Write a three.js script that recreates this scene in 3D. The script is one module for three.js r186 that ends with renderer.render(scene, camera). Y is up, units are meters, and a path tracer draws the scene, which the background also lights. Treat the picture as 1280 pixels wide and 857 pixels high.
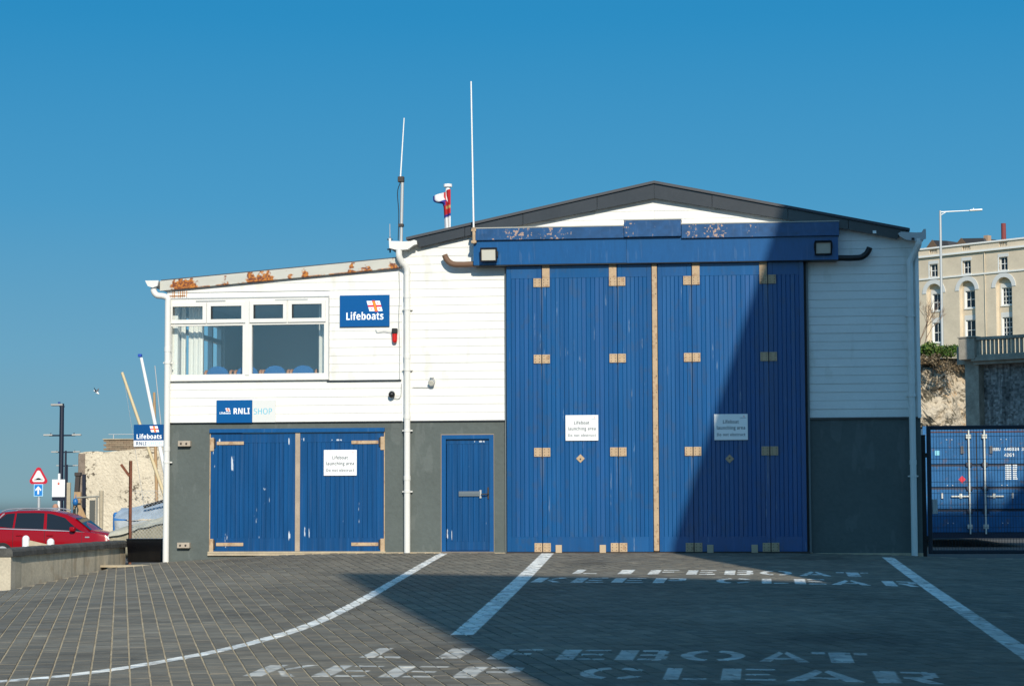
import * as THREE from 'three';
import { RoundedBoxGeometry } from 'three/addons/geometries/RoundedBoxGeometry.js';
import { mergeGeometries, mergeVertices } from 'three/addons/utils/BufferGeometryUtils.js';
import { MarchingCubes } from 'three/addons/objects/MarchingCubes.js';

// ---------------------------------------------------------------- camera, sky, sun, exposure
const scene = new THREE.Scene();
const camera = new THREE.PerspectiveCamera(2 * Math.atan(428.5 / 2700) * 180 / Math.PI, 1280 / 857, 0.1, 9000);
camera.position.set(4.45, 0.8, 38.2);
camera.rotation.order = 'YXZ';
camera.rotation.set(Math.atan(205.5 / 2700), 6.6 * Math.PI / 180, -0.0035);

const SUN = new THREE.Vector3(0.29, 0.55, 1).normalize();
const SKY = { stops: [[0, .225, .375, .43], [1.5, .205, .385, .475], [4, .148, .378, .548], [8, .070, .325, .575], [13, .025, .262, .54], [25, .030, .21, .44], [50, .040, .17, .345], [90, .045, .15, .29]], glow: 1.0, aureole: 0.7 };
{
  const W = 1024, H = 512, data = new Float32Array(W * H * 4);
  for (let j = 0; j < H; j++) {
    const el = (j + .5) / H * 180 - 90, e = Math.max(el, 0);
    let k = 0; while (k < SKY.stops.length - 2 && SKY.stops[k + 1][0] < e) k++;
    const a = SKY.stops[k], b = SKY.stops[k + 1], t = (e - a[0]) / (b[0] - a[0]);
    for (let i = 0; i < W; i++) {
      const az = ((i + .5) / W - .5) * 2 * Math.PI, ce = Math.cos(el * Math.PI / 180);
      const d = [Math.cos(az) * ce, Math.sin(el * Math.PI / 180), Math.sin(az) * ce];
      const cg = d[0] * SUN.x + d[1] * SUN.y + d[2] * SUN.z, g = Math.acos(Math.max(-1, Math.min(1, cg))) * 180 / Math.PI;
      const f = 1 + SKY.glow * Math.pow((1 + cg) / 2, 4), au = SKY.aureole * Math.exp(-g / 9);
      const o = (j * W + i) * 4;
      for (let c = 0; c < 3; c++) data[o + c] = el < 0 ? [.10, .115, .12][c] : (a[c + 1] + (b[c + 1] - a[c + 1]) * t) * f + (au + .10 * Math.pow((1 + cg) / 2, 3)) * [1, .95, .85][c];
      data[o + 3] = 1;
    }
  }
  const t = new THREE.DataTexture(data, W, H, THREE.RGBAFormat, THREE.FloatType);
  t.mapping = THREE.EquirectangularReflectionMapping; t.magFilter = t.minFilter = THREE.LinearFilter; t.needsUpdate = true;
  scene.background = t; scene.environment = t;
}
const sun = new THREE.DirectionalLight(new THREE.Color(1, .92, .78), 4.7);
sun.position.copy(SUN).multiplyScalar(90); scene.add(sun); scene.add(sun.target);
sun.castShadow = true; sun.shadow.radius = 1; sun.shadow.mapSize.set(4096, 4096);
Object.assign(sun.shadow.camera, { left: -70, right: 70, top: 70, bottom: -70, near: 1, far: 400 });
const renderer = new THREE.WebGLRenderer({ antialias: true });
renderer.toneMapping = THREE.LinearToneMapping;
renderer.toneMappingExposure = 1;
renderer.shadowMap.enabled = true;

// ---------------------------------------------------------------- helpers
const V = (x, y, z) => new THREE.Vector3(x, y, z);
function rng(s) { return () => { s |= 0; s = s + 0x6D2B79F5 | 0; let t = Math.imul(s ^ s >>> 15, 1 | s); t = t + Math.imul(t ^ t >>> 7, 61 | t) ^ t; return ((t ^ t >>> 14) >>> 0) / 4294967296; }; }
const clamp = (x, a = 0, b = 1) => Math.min(b, Math.max(a, x));
const mix = (a, b, t) => a + (b - a) * t;
const sstep = (a, b, x) => { const t = clamp((x - a) / (b - a)); return t * t * (3 - 2 * t); };
function hash(x, y, s) { let h = Math.imul(x | 0, 374761393) + Math.imul(y | 0, 668265263) + Math.imul(s | 0, 974634719); h = Math.imul(h ^ h >>> 13, 1274126177); return ((h ^ h >>> 16) >>> 0) / 4294967296; }
function vnoise(x, y, s, px = 1e6, py = 1e6) {            // value noise, tiling with the periods px, py
  const x0 = Math.floor(x), y0 = Math.floor(y), fx = x - x0, fy = y - y0, m = (a, p) => ((a % p) + p) % p;
  const u = fx * fx * (3 - 2 * fx), v = fy * fy * (3 - 2 * fy);
  const a = hash(m(x0, px), m(y0, py), s), b = hash(m(x0 + 1, px), m(y0, py), s), c = hash(m(x0, px), m(y0 + 1, py), s), d = hash(m(x0 + 1, px), m(y0 + 1, py), s);
  return a + (b - a) * u + (c - a) * v + (a - b - c + d) * u * v;
}
function fbm(x, y, s, oct = 4, px = 1e6, py = 1e6) { let v = 0, a = .5, n = 0; for (let i = 0; i < oct; i++) { v += a * vnoise(x, y, s + i * 17, px, py); n += a; a *= .5; x *= 2; y *= 2; px *= 2; py *= 2; } return v / n; }
const enc = v => { v = clamp(v); return 255 * (v <= .0031308 ? v * 12.92 : 1.055 * Math.pow(v, 1 / 2.4) - .055); };
const dec = v => { v /= 255; return v <= .04045 ? v / 12.92 : Math.pow((v + .055) / 1.055, 2.4); };
function tex(w, h, fn, { repeat, offset, data = false, clampEdge = false } = {}) {   // fn(u, v) gives linear colour
  const d = new Uint8Array(w * h * 4);
  for (let j = 0; j < h; j++) for (let i = 0; i < w; i++) { const c = fn((i + .5) / w, (j + .5) / h), o = (j * w + i) * 4; for (let k = 0; k < 3; k++) d[o + k] = data ? 255 * clamp(c[k]) : enc(c[k]); d[o + 3] = 255; }
  const t = new THREE.DataTexture(d, w, h); t.magFilter = THREE.LinearFilter; t.minFilter = THREE.LinearMipmapLinearFilter; t.generateMipmaps = true;
  t.wrapS = t.wrapT = clampEdge ? THREE.ClampToEdgeWrapping : THREE.RepeatWrapping; if (!data) t.colorSpace = THREE.SRGBColorSpace;
  if (repeat) t.repeat.set(...repeat); if (offset) t.offset.set(...offset); t.needsUpdate = true; return t;
}
function canvasTex(w, h, draw) { const c = document.createElement('canvas'); c.width = w; c.height = h; draw(c.getContext('2d'), w, h); const t = new THREE.CanvasTexture(c); t.colorSpace = THREE.SRGBColorSpace; return t; }
function mat(rgb, rough = .7, extra = {}) { const m = new THREE.MeshStandardMaterial({ roughness: rough, ...extra }); m.color.setRGB(...rgb); return m; }
// every geometry is brought to position + normal + uv, uv in metres by the way a face points
function metric(g) {
  if (g.index) g = g.toNonIndexed();
  const p = g.attributes.position, n = g.attributes.normal, uv = new Float32Array(p.count * 2);
  for (let i = 0; i < p.count; i += 3) {
    let ax = 0, ay = 0, az = 0; for (let k = 0; k < 3; k++) { ax += n.getX(i + k); ay += n.getY(i + k); az += n.getZ(i + k); }
    ax = Math.abs(ax); ay = Math.abs(ay); az = Math.abs(az);
    for (let k = 0; k < 3; k++) { const x = p.getX(i + k), y = p.getY(i + k), z = p.getZ(i + k); const [u, v] = ay > ax && ay > az ? [x, z] : ax > az ? [z, y] : [x, y]; uv[(i + k) * 2] = u; uv[(i + k) * 2 + 1] = v; }
  }
  const o = new THREE.BufferGeometry(); o.setAttribute('position', p); o.setAttribute('normal', n); o.setAttribute('uv', new THREE.BufferAttribute(uv, 2)); return o;
}
function box(x0, x1, y0, y1, z0, z1, b = 0) {
  const w = x1 - x0, h = y1 - y0, d = z1 - z0;
  const g = b ? new RoundedBoxGeometry(w, h, d, 1, Math.min(b, w / 2.05, h / 2.05, d / 2.05)) : new THREE.BoxGeometry(w, h, d);
  g.translate((x0 + x1) / 2, (y0 + y1) / 2, (z0 + z1) / 2); return metric(g);
}
function cyl(a, b, r0, r1 = r0, n = 10, open = false) {
  const A = V(...a), B = V(...b), L = A.distanceTo(B), g = new THREE.CylinderGeometry(r1, r0, L, n, 1, open);
  g.translate(0, L / 2, 0); g.applyQuaternion(new THREE.Quaternion().setFromUnitVectors(V(0, 1, 0), B.clone().sub(A).normalize())); g.translate(...a); return metric(g);
}
function tube(pts, r, rad = 8, seg = 0) { const c = new THREE.CatmullRomCurve3(pts.map(p => V(...p)), false, 'centripetal'); return metric(new THREE.TubeGeometry(c, seg || pts.length * 6, r, rad, false)); }
function bar(a, b, w, t) {                                // square bar from a to b
  const A = V(...a), B = V(...b), L = A.distanceTo(B), g = new THREE.BoxGeometry(w, L, t); g.translate(0, L / 2, 0);
  g.applyQuaternion(new THREE.Quaternion().setFromUnitVectors(V(0, 1, 0), B.clone().sub(A).normalize())); g.translate(...a); return metric(g);
}
function extrude(pts, z0, z1, holes = []) {               // polygon in x, y pushed from z0 to z1
  const s = new THREE.Shape(pts.map(p => new THREE.Vector2(...p))); for (const h of holes) s.holes.push(h instanceof THREE.Path ? h : new THREE.Path(h.map(p => new THREE.Vector2(...p))));
  const g = new THREE.ExtrudeGeometry(s, { depth: z1 - z0, bevelEnabled: false, curveSegments: 14 }); g.translate(0, 0, z0); return metric(g);
}
const rot = (g, x, y, z) => { if (x) g.rotateX(x); if (y) g.rotateY(y); if (z) g.rotateZ(z); return g; };
const mv = (g, x, y, z) => { g.translate(x, y, z); return g; };
const used = {};
function numbered(n) { used[n] = (used[n] ?? -1) + 1; return used[n] ? `${n}_${String(used[n]).padStart(3, '0')}` : n; }
function mesh(name, geos, m, parent = scene) {
  const list = [].concat(geos), g = list.length > 1 ? mergeGeometries(list.map(x => x.index ? metric(x) : x)) : list[0];
  const o = new THREE.Mesh(g, m); o.name = parent === scene ? numbered(name) : name; o.castShadow = o.receiveShadow = true; parent.add(o); return o;
}
function tag(o, label, category, group) { Object.assign(o.userData, { label, category }); if (group) o.userData.group = group; return o; }
function thing(name, label, category, pos = [0, 0, 0], turn = 0, group) { const o = new THREE.Group(); o.name = numbered(name); o.position.set(...pos); o.rotation.y = turn; scene.add(o); return tag(o, label, category, group); }
function meshes(name, geos, m, parent) { for (const g of geos) mesh(name, g, m, parent); }
function sub(name, parent) { const o = new THREE.Group(); o.name = name; parent.add(o); return o; }
function struct(name, geos, m) { const o = mesh(name, geos, m); o.userData.kind = 'structure'; return o; }
function plane(w, h, m, name, parent, pos, turn = 0) { const g = new THREE.PlaneGeometry(w, h); const o = new THREE.Mesh(g, m); o.name = name; o.position.set(...pos); o.rotation.y = turn; o.castShadow = o.receiveShadow = true; parent.add(o); return o; }
function copy(o, pos, turn, label) { const c = o.clone(); c.name = numbered(o.name.replace(/_\d{3}$/, '')); c.userData = { ...o.userData }; if (label) c.userData.label = label; c.position.set(...pos); c.rotation.y = turn; scene.add(c); return c; }

// ---------------------------------------------------------------- materials
const tone = (c, k) => c.map(v => v * k);
const grainTex = (base, { size = 512, tile = 2, seed = 1, fine = .12, coarse = .18, fx = 1, fy = 1, extra } = {}) => tex(size, size, (u, v) => {
  const a = fbm(u * 6 * fx, v * 6 * fy, seed, 4, 6 * fx, 6 * fy) - .5, b = fbm(u * 48 * fx, v * 48 * fy, seed + 9, 3, 48 * fx, 48 * fy) - .5;
  let k = 1 + a * coarse * 2 + b * fine * 2, c = tone(base, k); return extra ? extra(c, u, v) : c;
}, { repeat: [1 / tile, 1 / tile] });
const bumpTex = (freq, seed, tile, size = 256, oct = 4, fx = 1, fy = 1) => tex(size, size, (u, v) => { const n = fbm(u * freq * fx, v * freq * fy, seed, oct, freq * fx, freq * fy); return [n, n, n]; }, { repeat: [1 / tile, 1 / tile], data: true });
const M = {};
M.white = mat([1, 1, 1], .5, { map: grainTex([.755, .745, .71], { seed: 3, tile: 1.7, coarse: .05, fine: .04, fx: 1, fy: 2, extra: (c, u, v) => { const s = sstep(.62, .8, fbm(u * 9, v * 3, 41, 4, 9, 3)) * .10; return [c[0] - s * .8, c[1] - s * .85, c[2] - s]; } }) });
M.white2 = mat([.97, .98, .98], .5, { map: M.white.map });
M.whitePlain = mat([.82, .82, .80], .4);
M.pvc = mat([.72, .71, .68], .35, { map: grainTex([1, 1, .985], { seed: 6, tile: 1.1, coarse: .05, fine: .02, fx: 2, fy: 1 }) });
M.grey = mat([1, 1, 1], .85, { map: grainTex([.092, .110, .105], { seed: 5, tile: 2.6, coarse: .10, fine: .08, extra: (c, u, v) => { const s = sstep(.66, .74, fbm(u * 14, v * 5, 77, 4, 14, 5)) * .018; return c.map(x => x + s); } }), bumpMap: bumpTex(64, 8, 2.6, 512, 3), bumpScale: .004 });
const BLUE = [.0035, .074, .226];
M.blue = mat([1, 1, 1], .27, { map: grainTex(BLUE, { seed: 11, tile: 1.9, coarse: .12, fine: .10, fx: 6, fy: 1, extra: (c, u, v) => { const s = sstep(.70, .82, fbm(u * 40, v * 4, 23, 3, 40, 4)) * .018; return [c[0] + s, c[1] + s * 1.1, c[2] + s]; } }) });
M.blueB = mat([.93, .95, .97], .25, { map: M.blue.map });
M.blueC = mat([1.05, 1.04, 1.02], .3, { map: M.blue.map });
M.tan = mat([1, 1, 1], .7, { map: grainTex([.46, .33, .205], { seed: 15, tile: .9, coarse: .16, fine: .14, extra: (c, u, v) => { const s = sstep(.64, .74, fbm(u * 12, v * 12, 91, 4, 12, 12)); return [mix(c[0], .30, s * .6), mix(c[1], .17, s * .6), mix(c[2], .09, s * .6)]; } }) });
M.steelDark = mat([.05, .04, .035], .6, { metalness: .3 });
M.black = mat([.005, .005, .006], .5);
M.blackGloss = mat([.01, .01, .012], .3);
M.fascia = mat([1, 1, 1], .24, { map: grainTex([.040, .0405, .043], { seed: 18, tile: 2.4, coarse: .15, fine: .08 }) });
M.roof = mat([.045, .05, .06], .6);
M.concrete = mat([1, 1, 1], .9, { map: grainTex([.42, .355, .25], { seed: 21, tile: 2.2, coarse: .14, fine: .14 }), bumpMap: bumpTex(40, 22, 2.2), bumpScale: .006 });
M.galv = mat([.46, .47, .47], .5, { metalness: .25 });
M.navy = mat([.006, .010, .026], .5);
M.rust = mat([1, 1, 1], .9, { map: grainTex([.16, .055, .028], { seed: 27, tile: .5, coarse: .4, fine: .3 }) });
M.wood = mat([1, 1, 1], .85, { map: grainTex([.42, .27, .14], { seed: 29, tile: .8, coarse: .15, fine: .15, fx: 4, fy: 1 }) });
M.darkWood = mat([.055, .045, .04], .85);
M.glass = new THREE.MeshPhysicalMaterial({ roughness: .02, transmission: 1, thickness: 0, ior: 1.5 }); M.glass.color.setRGB(.99, .995, .99);
M.darkGlass = mat([.012, .016, .022], .06);
M.rubber = mat([.015, .015, .016], .85);

// ---------------------------------------------------------------- terrain and forecourt
function ground(x, z) {                                   // height of the forecourt
  const zz = clamp(z, 0, 26), u = Math.max(0, -2.5 - x), r = Math.min(4, Math.max(0, x - 4));
  return -(.027 * zz - .00025 * zz * zz) - (u < 3 ? .012 * u * u : .108 + .06 * (u - 3)) - .006 * r * r;
}
function terrain(x, z) {
  const wallX = -7.16 + (clamp(z, -6, 30) + .6) * .0763;
  const t = sstep(.2, 1.6, wallX - x), base = ground(Math.max(x, -9), z);
  return mix(base, Math.min(base, -.87), t) - .055;
}
{
  const xs = [], zs = [];
  for (const [a, b, s] of [[-600, -60, 60], [-60, -16, 4], [-16, 14, .5], [14, 60, 5], [60, 600, 60]]) for (let v = a; v < b; v += s) xs.push(v); xs.push(600);
  for (const [a, b, s] of [[-185, -20, 15], [-20, 30, .5], [30, 160, 10]]) for (let v = a; v < b; v += s) zs.push(v); zs.push(160);
  const pos = [], idx = [], n = xs.length;
  for (const z of zs) for (const x of xs) pos.push(x, terrain(x, z), z);
  for (let j = 0; j < zs.length - 1; j++) for (let i = 0; i < n - 1; i++) { const a = j * n + i; idx.push(a, a + n, a + 1, a + 1, a + n, a + n + 1); }
  const g = new THREE.BufferGeometry(); g.setAttribute('position', new THREE.Float32BufferAttribute(pos, 3)); g.setIndex(idx); g.computeVertexNormals();
  struct('ground', metric(g), mat([1, 1, 1], .92, { map: grainTex([.085, .082, .076], { seed: 31, tile: 3.1, coarse: .25, fine: .25 }), bumpMap: bumpTex(60, 33, 3.1), bumpScale: .008 }));
  const s = new THREE.PlaneGeometry(9000, 6000, 1, 1); s.rotateX(-Math.PI / 2); s.translate(0, -1.6, -3185);
  struct('sea', metric(s), mat([.02, .05, .065], .12, { bumpMap: bumpTex(12, 35, 9), bumpScale: .12 }));
}
// worn stencil lettering and lane lines, the stains of the paving: one map in plan, metres to the map
const PX = -9.5, PW = 20, PZ = -.5, PD = 26;
const pavingMap = (() => {
  const S = 2048, c = document.createElement('canvas'); c.width = c.height = S; const x = c.getContext('2d');
  x.fillStyle = '#000'; x.fillRect(0, 0, S, S); x.setTransform(S / PW, 0, 0, S / PD, -PX * S / PW, -PZ * S / PD);
  x.fillStyle = x.strokeStyle = '#fff'; x.lineJoin = 'round';
  const line = (pts, w) => { x.lineWidth = w; x.beginPath(); pts.forEach((p, i) => i ? x.lineTo(...p) : x.moveTo(...p)); x.stroke(); };
  const curve = new THREE.CatmullRomCurve3([[-1.19, .05], [-1.0, 3.2], [-.63, 8.5], [-.27, 13.6], [-.13, 16.5], [-.15, 18.2], [-.27, 19.6], [-.45, 20.6], [-.68, 21.5], [-.98, 22.15], [-1.4, 22.65], [-2.3, 23.4], [-3.6, 24.2]].map(p => V(p[0], 0, p[1]))).getPoints(90).map(p => [p.x, p.z]);
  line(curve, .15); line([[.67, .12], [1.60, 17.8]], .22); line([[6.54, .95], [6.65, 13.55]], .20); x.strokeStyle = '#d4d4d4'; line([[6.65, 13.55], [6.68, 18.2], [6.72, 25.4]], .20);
  const glyph = (ch, x0, x1, zn, zf) => {
    const P = (a, b) => [mix(x0, x1, a), mix(zn, zf, b)];
    const poly = (...pts) => { x.beginPath(); pts.forEach((p, i) => i ? x.lineTo(...P(...p)) : x.moveTo(...P(...p))); x.closePath(); x.fill(); };
    const r = (a, b, c2, d) => poly([a, c2], [b, c2], [b, d], [a, d]);
    const ring = (open) => { const [cx, cz] = P(.5, .5), w = (x1 - x0) / 2, h = (zn - zf) / 2;
      for (const s of [-1, 1]) { x.beginPath(); const a0 = s < 0 ? Math.PI * .57 : -Math.PI * .43, a1 = s < 0 ? Math.PI * 1.43 : Math.PI * .43; if (s > 0 && open) { x.ellipse(cx, cz, w, h, 0, -Math.PI * .43, -Math.PI * .16); x.ellipse(cx, cz, w * .62, h * .68, 0, -Math.PI * .2, -Math.PI * .43, true); x.closePath(); x.fill(); x.beginPath(); x.ellipse(cx, cz, w, h, 0, Math.PI * .16, Math.PI * .43); x.ellipse(cx, cz, w * .62, h * .68, 0, Math.PI * .43, Math.PI * .2, true); x.closePath(); x.fill(); } else { x.ellipse(cx, cz, w, h, 0, a0, a1); x.ellipse(cx, cz, w * .58, h * .68, 0, a1, a0, true); x.closePath(); x.fill(); } } };
    if ('LFEBKPR'.includes(ch)) r(0, .37, 0, 1);
    if (ch === 'I') r(0, 1, 0, 1);
    if (ch === 'L') r(.44, 1, 0, .15);
    if (ch === 'F') { r(.44, 1, .86, 1); r(.44, .85, .44, .57); }
    if (ch === 'E') { r(.44, 1, .87, 1); r(.44, .9, .44, .56); r(.44, 1, 0, .13); }
    if (ch === 'B') { r(.44, .9, .84, 1); r(.44, .92, .42, .58); r(.44, .9, 0, .16); r(.76, .98, .58, .9); r(.76, 1, .1, .42); }
    if (ch === 'P' || ch === 'R') { r(.44, .88, .84, 1); r(.44, .9, .42, .58); r(.76, 1, .52, .92); }
    if (ch === 'R') poly([.52, .42], [.76, .42], [1, 0], [.74, 0]);
    if (ch === 'K') { poly([.42, .52], [.62, .6], [1, 1], [.74, 1]); poly([.42, .48], [.62, .42], [1, 0], [.74, 0]); }
    if (ch === 'O') ring(false); if (ch === 'C') ring(true);
    if (ch === 'A') { poly([0, 0], [.24, 0], [.5, .8], [.42, 1]); poly([1, 0], [.76, 0], [.52, .8], [.58, 1]); r(.32, .68, .2, .36); }
    if (ch === 'T') { r(.3, .7, 0, 1); r(0, .25, .8, 1); r(.75, 1, .8, 1); }
  };
  const word = (s, xs, zn0, zn1, h) => [...s].forEach((ch, i) => { const zn = mix(zn0, zn1, i / (s.length - 1)); glyph(ch, xs[i][0], xs[i][1], zn, zn - h); });
  x.fillStyle = '#c6c6c6';                                  // the fainter lettering away from the doors
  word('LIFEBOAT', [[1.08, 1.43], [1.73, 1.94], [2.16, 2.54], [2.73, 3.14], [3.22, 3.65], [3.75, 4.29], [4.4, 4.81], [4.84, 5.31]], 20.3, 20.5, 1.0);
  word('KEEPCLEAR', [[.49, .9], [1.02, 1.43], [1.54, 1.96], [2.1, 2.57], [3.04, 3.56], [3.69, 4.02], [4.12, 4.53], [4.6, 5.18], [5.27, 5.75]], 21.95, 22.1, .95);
  x.fillStyle = '#f2f2f2';                                  // the stronger lettering by the doors
  word('LIFEBOAT', [[1.66, 2.02], [2.33, 2.53], [2.77, 3.2], [3.33, 3.75], [3.88, 4.3], [4.39, 4.86], [4.95, 5.41], [5.5, 5.97]], 6.6, 7.05, 1.15);
  word('KEEPCLEAR', [[1.28, 1.7], [1.83, 2.28], [2.38, 2.82], [2.95, 3.38], [3.8, 4.3], [4.42, 4.78], [4.86, 5.28], [5.34, 5.87], [6.05, 6.5]], 8.75, 9.1, 1.15);
  const img = x.getImageData(0, 0, S, S).data, d = new Uint8Array(S * S * 4), N = 512;
  const n1 = new Float32Array(N * N), n2 = new Float32Array(N * N);
  for (let j = 0; j < N; j++) for (let i = 0; i < N; i++) { n1[j * N + i] = fbm(i / N * 8, j / N * 8, 51, 5, 8, 8); n2[j * N + i] = fbm(i / N * 64, j / N * 64, 57, 3, 64, 64); }
  const at = (a, i, j) => a[(((j | 0) % N + N) % N) * N + (((i | 0) % N + N) % N)];
  for (let j = 0; j < S; j++) for (let i = 0; i < S; i++) {
    const wx = PX + (i + .5) / S * PW, wz = PZ + (j + .5) / S * PD, o = (j * S + i) * 4;
    const big = at(n1, i * .31, j * .31) - .5, mid = at(n1, i * 1.3 + 90, j * 2.1 + 40) - .5, fine = at(n2, i * .9, j * .9) - .5;
    let k = 1 + big * .7 + mid * .45 + fine * .35;
    const oil = sstep(.60, .70, at(n1, i * .5 + 200, j * .4 + 310) * .8 + at(n2, i * .6, j * .6) * .2) * .3; k *= 1 - oil;
    const scuff = sstep(.62, .75, at(n1, i * .35 + 30, j * 3.3 + 10)) * .5;   // pale drag marks of tyres and trailers
    let col = [.158 * k, .139 * k, .105 * k]; col = col.map((v, q) => mix(v, [.20, .195, .18][q], scuff * .6));
    const seam = Math.abs(wz - (15.25 - (wx - 1.44) * .3)) < .035 && wx > .6 ? .35 : 0; col = col.map(v => mix(v, .22, seam));
    let p = dec(img[o]); const wear = at(n2, i * 1.3 + 13, j * 1.3 + 77) * .72 + at(n1, i * 1.1 + 7, j * 1.1) * .28;
    p *= mix(.3, 1, sstep(.26, .46, wear));
    for (let q = 0; q < 3; q++) d[o + q] = enc(mix(col[q], [.76, .75, .70][q] * (1 + fine * .18), p)); d[o + 3] = 255;
  }
  const t = new THREE.DataTexture(d, S, S); t.colorSpace = THREE.SRGBColorSpace; t.magFilter = THREE.LinearFilter; t.minFilter = THREE.LinearMipmapLinearFilter; t.generateMipmaps = true; t.needsUpdate = true; return t;
})();
{
  const court = new THREE.Group(); court.name = 'forecourt'; court.userData.kind = 'structure'; scene.add(court);
  const leftEdge = z => -7.05 + (clamp(z, -.6, 7) + .6) * .0763 + (z > 7 ? (z - 7) * .02 : 0);
  // sand bed showing in the joints
  const pos = [], idx = [], xs = [], zs = [];
  for (let v = -1; v <= 1.0001; v += .02) xs.push(v); for (let z = .02; z <= 25; z += .4) zs.push(z);
  for (const z of zs) for (const s of xs) { const x = mix(leftEdge(z), 10.4, (s + 1) / 2); pos.push(x, ground(x, z) - .010, z); }
  const n = xs.length; for (let j = 0; j < zs.length - 1; j++) for (let i = 0; i < n - 1; i++) { const a = j * n + i; idx.push(a, a + n, a + 1, a + 1, a + n, a + n + 1); }
  const g = new THREE.BufferGeometry(); g.setAttribute('position', new THREE.Float32BufferAttribute(pos, 3)); g.setIndex(idx); g.computeVertexNormals();
  mesh('joint_sand', metric(g), mat([1, 1, 1], .95, { map: grainTex([.44, .36, .235], { seed: 61, tile: 1.3, coarse: .28, fine: .3 }) }), court);
  const R = rng(7), T = [.29 / 1, .957], Nn = [.957, -.29], pitch = .15, len = .225;
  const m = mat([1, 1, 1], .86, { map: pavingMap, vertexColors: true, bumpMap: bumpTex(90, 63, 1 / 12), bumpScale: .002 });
  m.bumpMap.repeat.set(40, 52);
  const all = [];
  for (let b = -110; b < 90; b++) for (let a = -40; a < 150; a++) {
    const off = (b & 1) * .5 + (hash(b, 0, 4) - .5) * .2, ca = (a + off) * len, cb = b * pitch, cx = 1 + T[0] * ca + Nn[0] * cb, cz = 3 + T[1] * ca + Nn[1] * cb;
    if (cz < .14 || cz > 24.6 || cx < leftEdge(cz) + .08 || cx > 10.2) continue;
    const lo = 4.45 - (38.2 - cz) * .3626 - 1.3, hi = 4.45 + (38.2 - cz) * .1186 + 1.3; if (cx < lo || cx > hi) continue;
    if (cx > 7.2 && cz < .3) continue;
    const sandy = 1.1 + cz * .075 + (vnoise(cx * 1.1, cz * .8, 12) - .5) * 3.2;      // where the joints are washed out and filled with sand
    const gap = cx < sandy ? .0070 : .0025, ga = .0028;
    const hl = len / 2 - ga, hw = pitch / 2 - gap * (.8 + R() * .5), dy = (R() - .5) * .004, tx = (R() - .5) * .008, tz = (R() - .5) * .006, k = .80 + R() * .36 + (R() < .03 ? .25 : 0), warm = (R() - .5) * .06;
    const dist = Math.hypot(cx - 4.45, cz - 38.2), inside = cx > lo + 1.4 && cx < hi - 1.4 && cz < 22.6;
    all.push({ cx, cz, hl, hw, dy, tx, tz, c: [k * (1 + warm), k, k * (1 - warm)], dist: inside ? dist : 1e3 });
  }
  function paver(list) {
    const P = [], Nv = [], U = [], Cc = [], I = []; let base = 0;
    for (const q of list) {
      const v = [], ch = .006;
      for (const [sa, sb, inset] of [[-1, -1, 1], [1, -1, 1], [1, 1, 1], [-1, 1, 1], [-1, -1, 0], [1, -1, 0], [1, 1, 0], [-1, 1, 0]]) {
        const a = sa * (q.hl - inset * ch), b = sb * (q.hw - inset * ch), x = q.cx + T[0] * a + Nn[0] * b, z = q.cz + T[1] * a + Nn[1] * b;
        v.push([x, ground(x, z) + q.dy + q.tx * a + q.tz * b - (inset ? 0 : .0035), z]);
      }
      for (const p of v.slice(4)) v.push([p[0], p[1] - .03, p[2]]);
      const face = (i, j, k2, l) => { const A = V(...v[i]), n = V(...v[j]).sub(A).cross(V(...v[l]).sub(A)).normalize();
        for (const t of [i, j, k2, l]) { P.push(...v[t]); Nv.push(n.x, n.y, n.z); U.push((v[t][0] - PX) / PW, (v[t][2] - PZ) / PD); Cc.push(...q.c); }
        I.push(base, base + 1, base + 2, base, base + 2, base + 3); base += 4; };
      face(0, 1, 2, 3); for (let i = 0; i < 4; i++) { const j = (i + 1) % 4; face(i, j, j + 4, i + 4); face(i + 4, j + 4, j + 8, i + 8); }
    }
    const o = new THREE.BufferGeometry(); o.setAttribute('position', new THREE.Float32BufferAttribute(P, 3)); o.setAttribute('normal', new THREE.Float32BufferAttribute(Nv, 3)); o.setAttribute('uv', new THREE.Float32BufferAttribute(U, 2)); o.setAttribute('color', new THREE.Float32BufferAttribute(Cc, 3)); o.setIndex(I); return o;
  }
  all.sort((a, b) => a.dist - b.dist);
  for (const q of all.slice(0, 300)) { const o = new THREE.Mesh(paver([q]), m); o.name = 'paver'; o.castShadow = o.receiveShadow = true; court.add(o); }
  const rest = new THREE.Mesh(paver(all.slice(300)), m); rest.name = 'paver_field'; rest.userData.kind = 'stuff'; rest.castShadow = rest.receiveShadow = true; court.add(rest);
  console.log('pavers', all.length);
  // pale mortar fillet along the foot of the building
  mesh('mortar_strip', [box(-5.5, -2.25, -.045, -.005, -.05, .045), box(-2.25, -1.25, -.1, .012, -.05, .035), box(-1.25, 5.3, -.1, .004, -.05, .03), box(5.3, 7.2, -.2, -.012, -.05, .04)], mat([1, 1, 1], .9, { map: grainTex([.42, .35, .25], { seed: 66, tile: 1 }) }), court);
}

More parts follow.
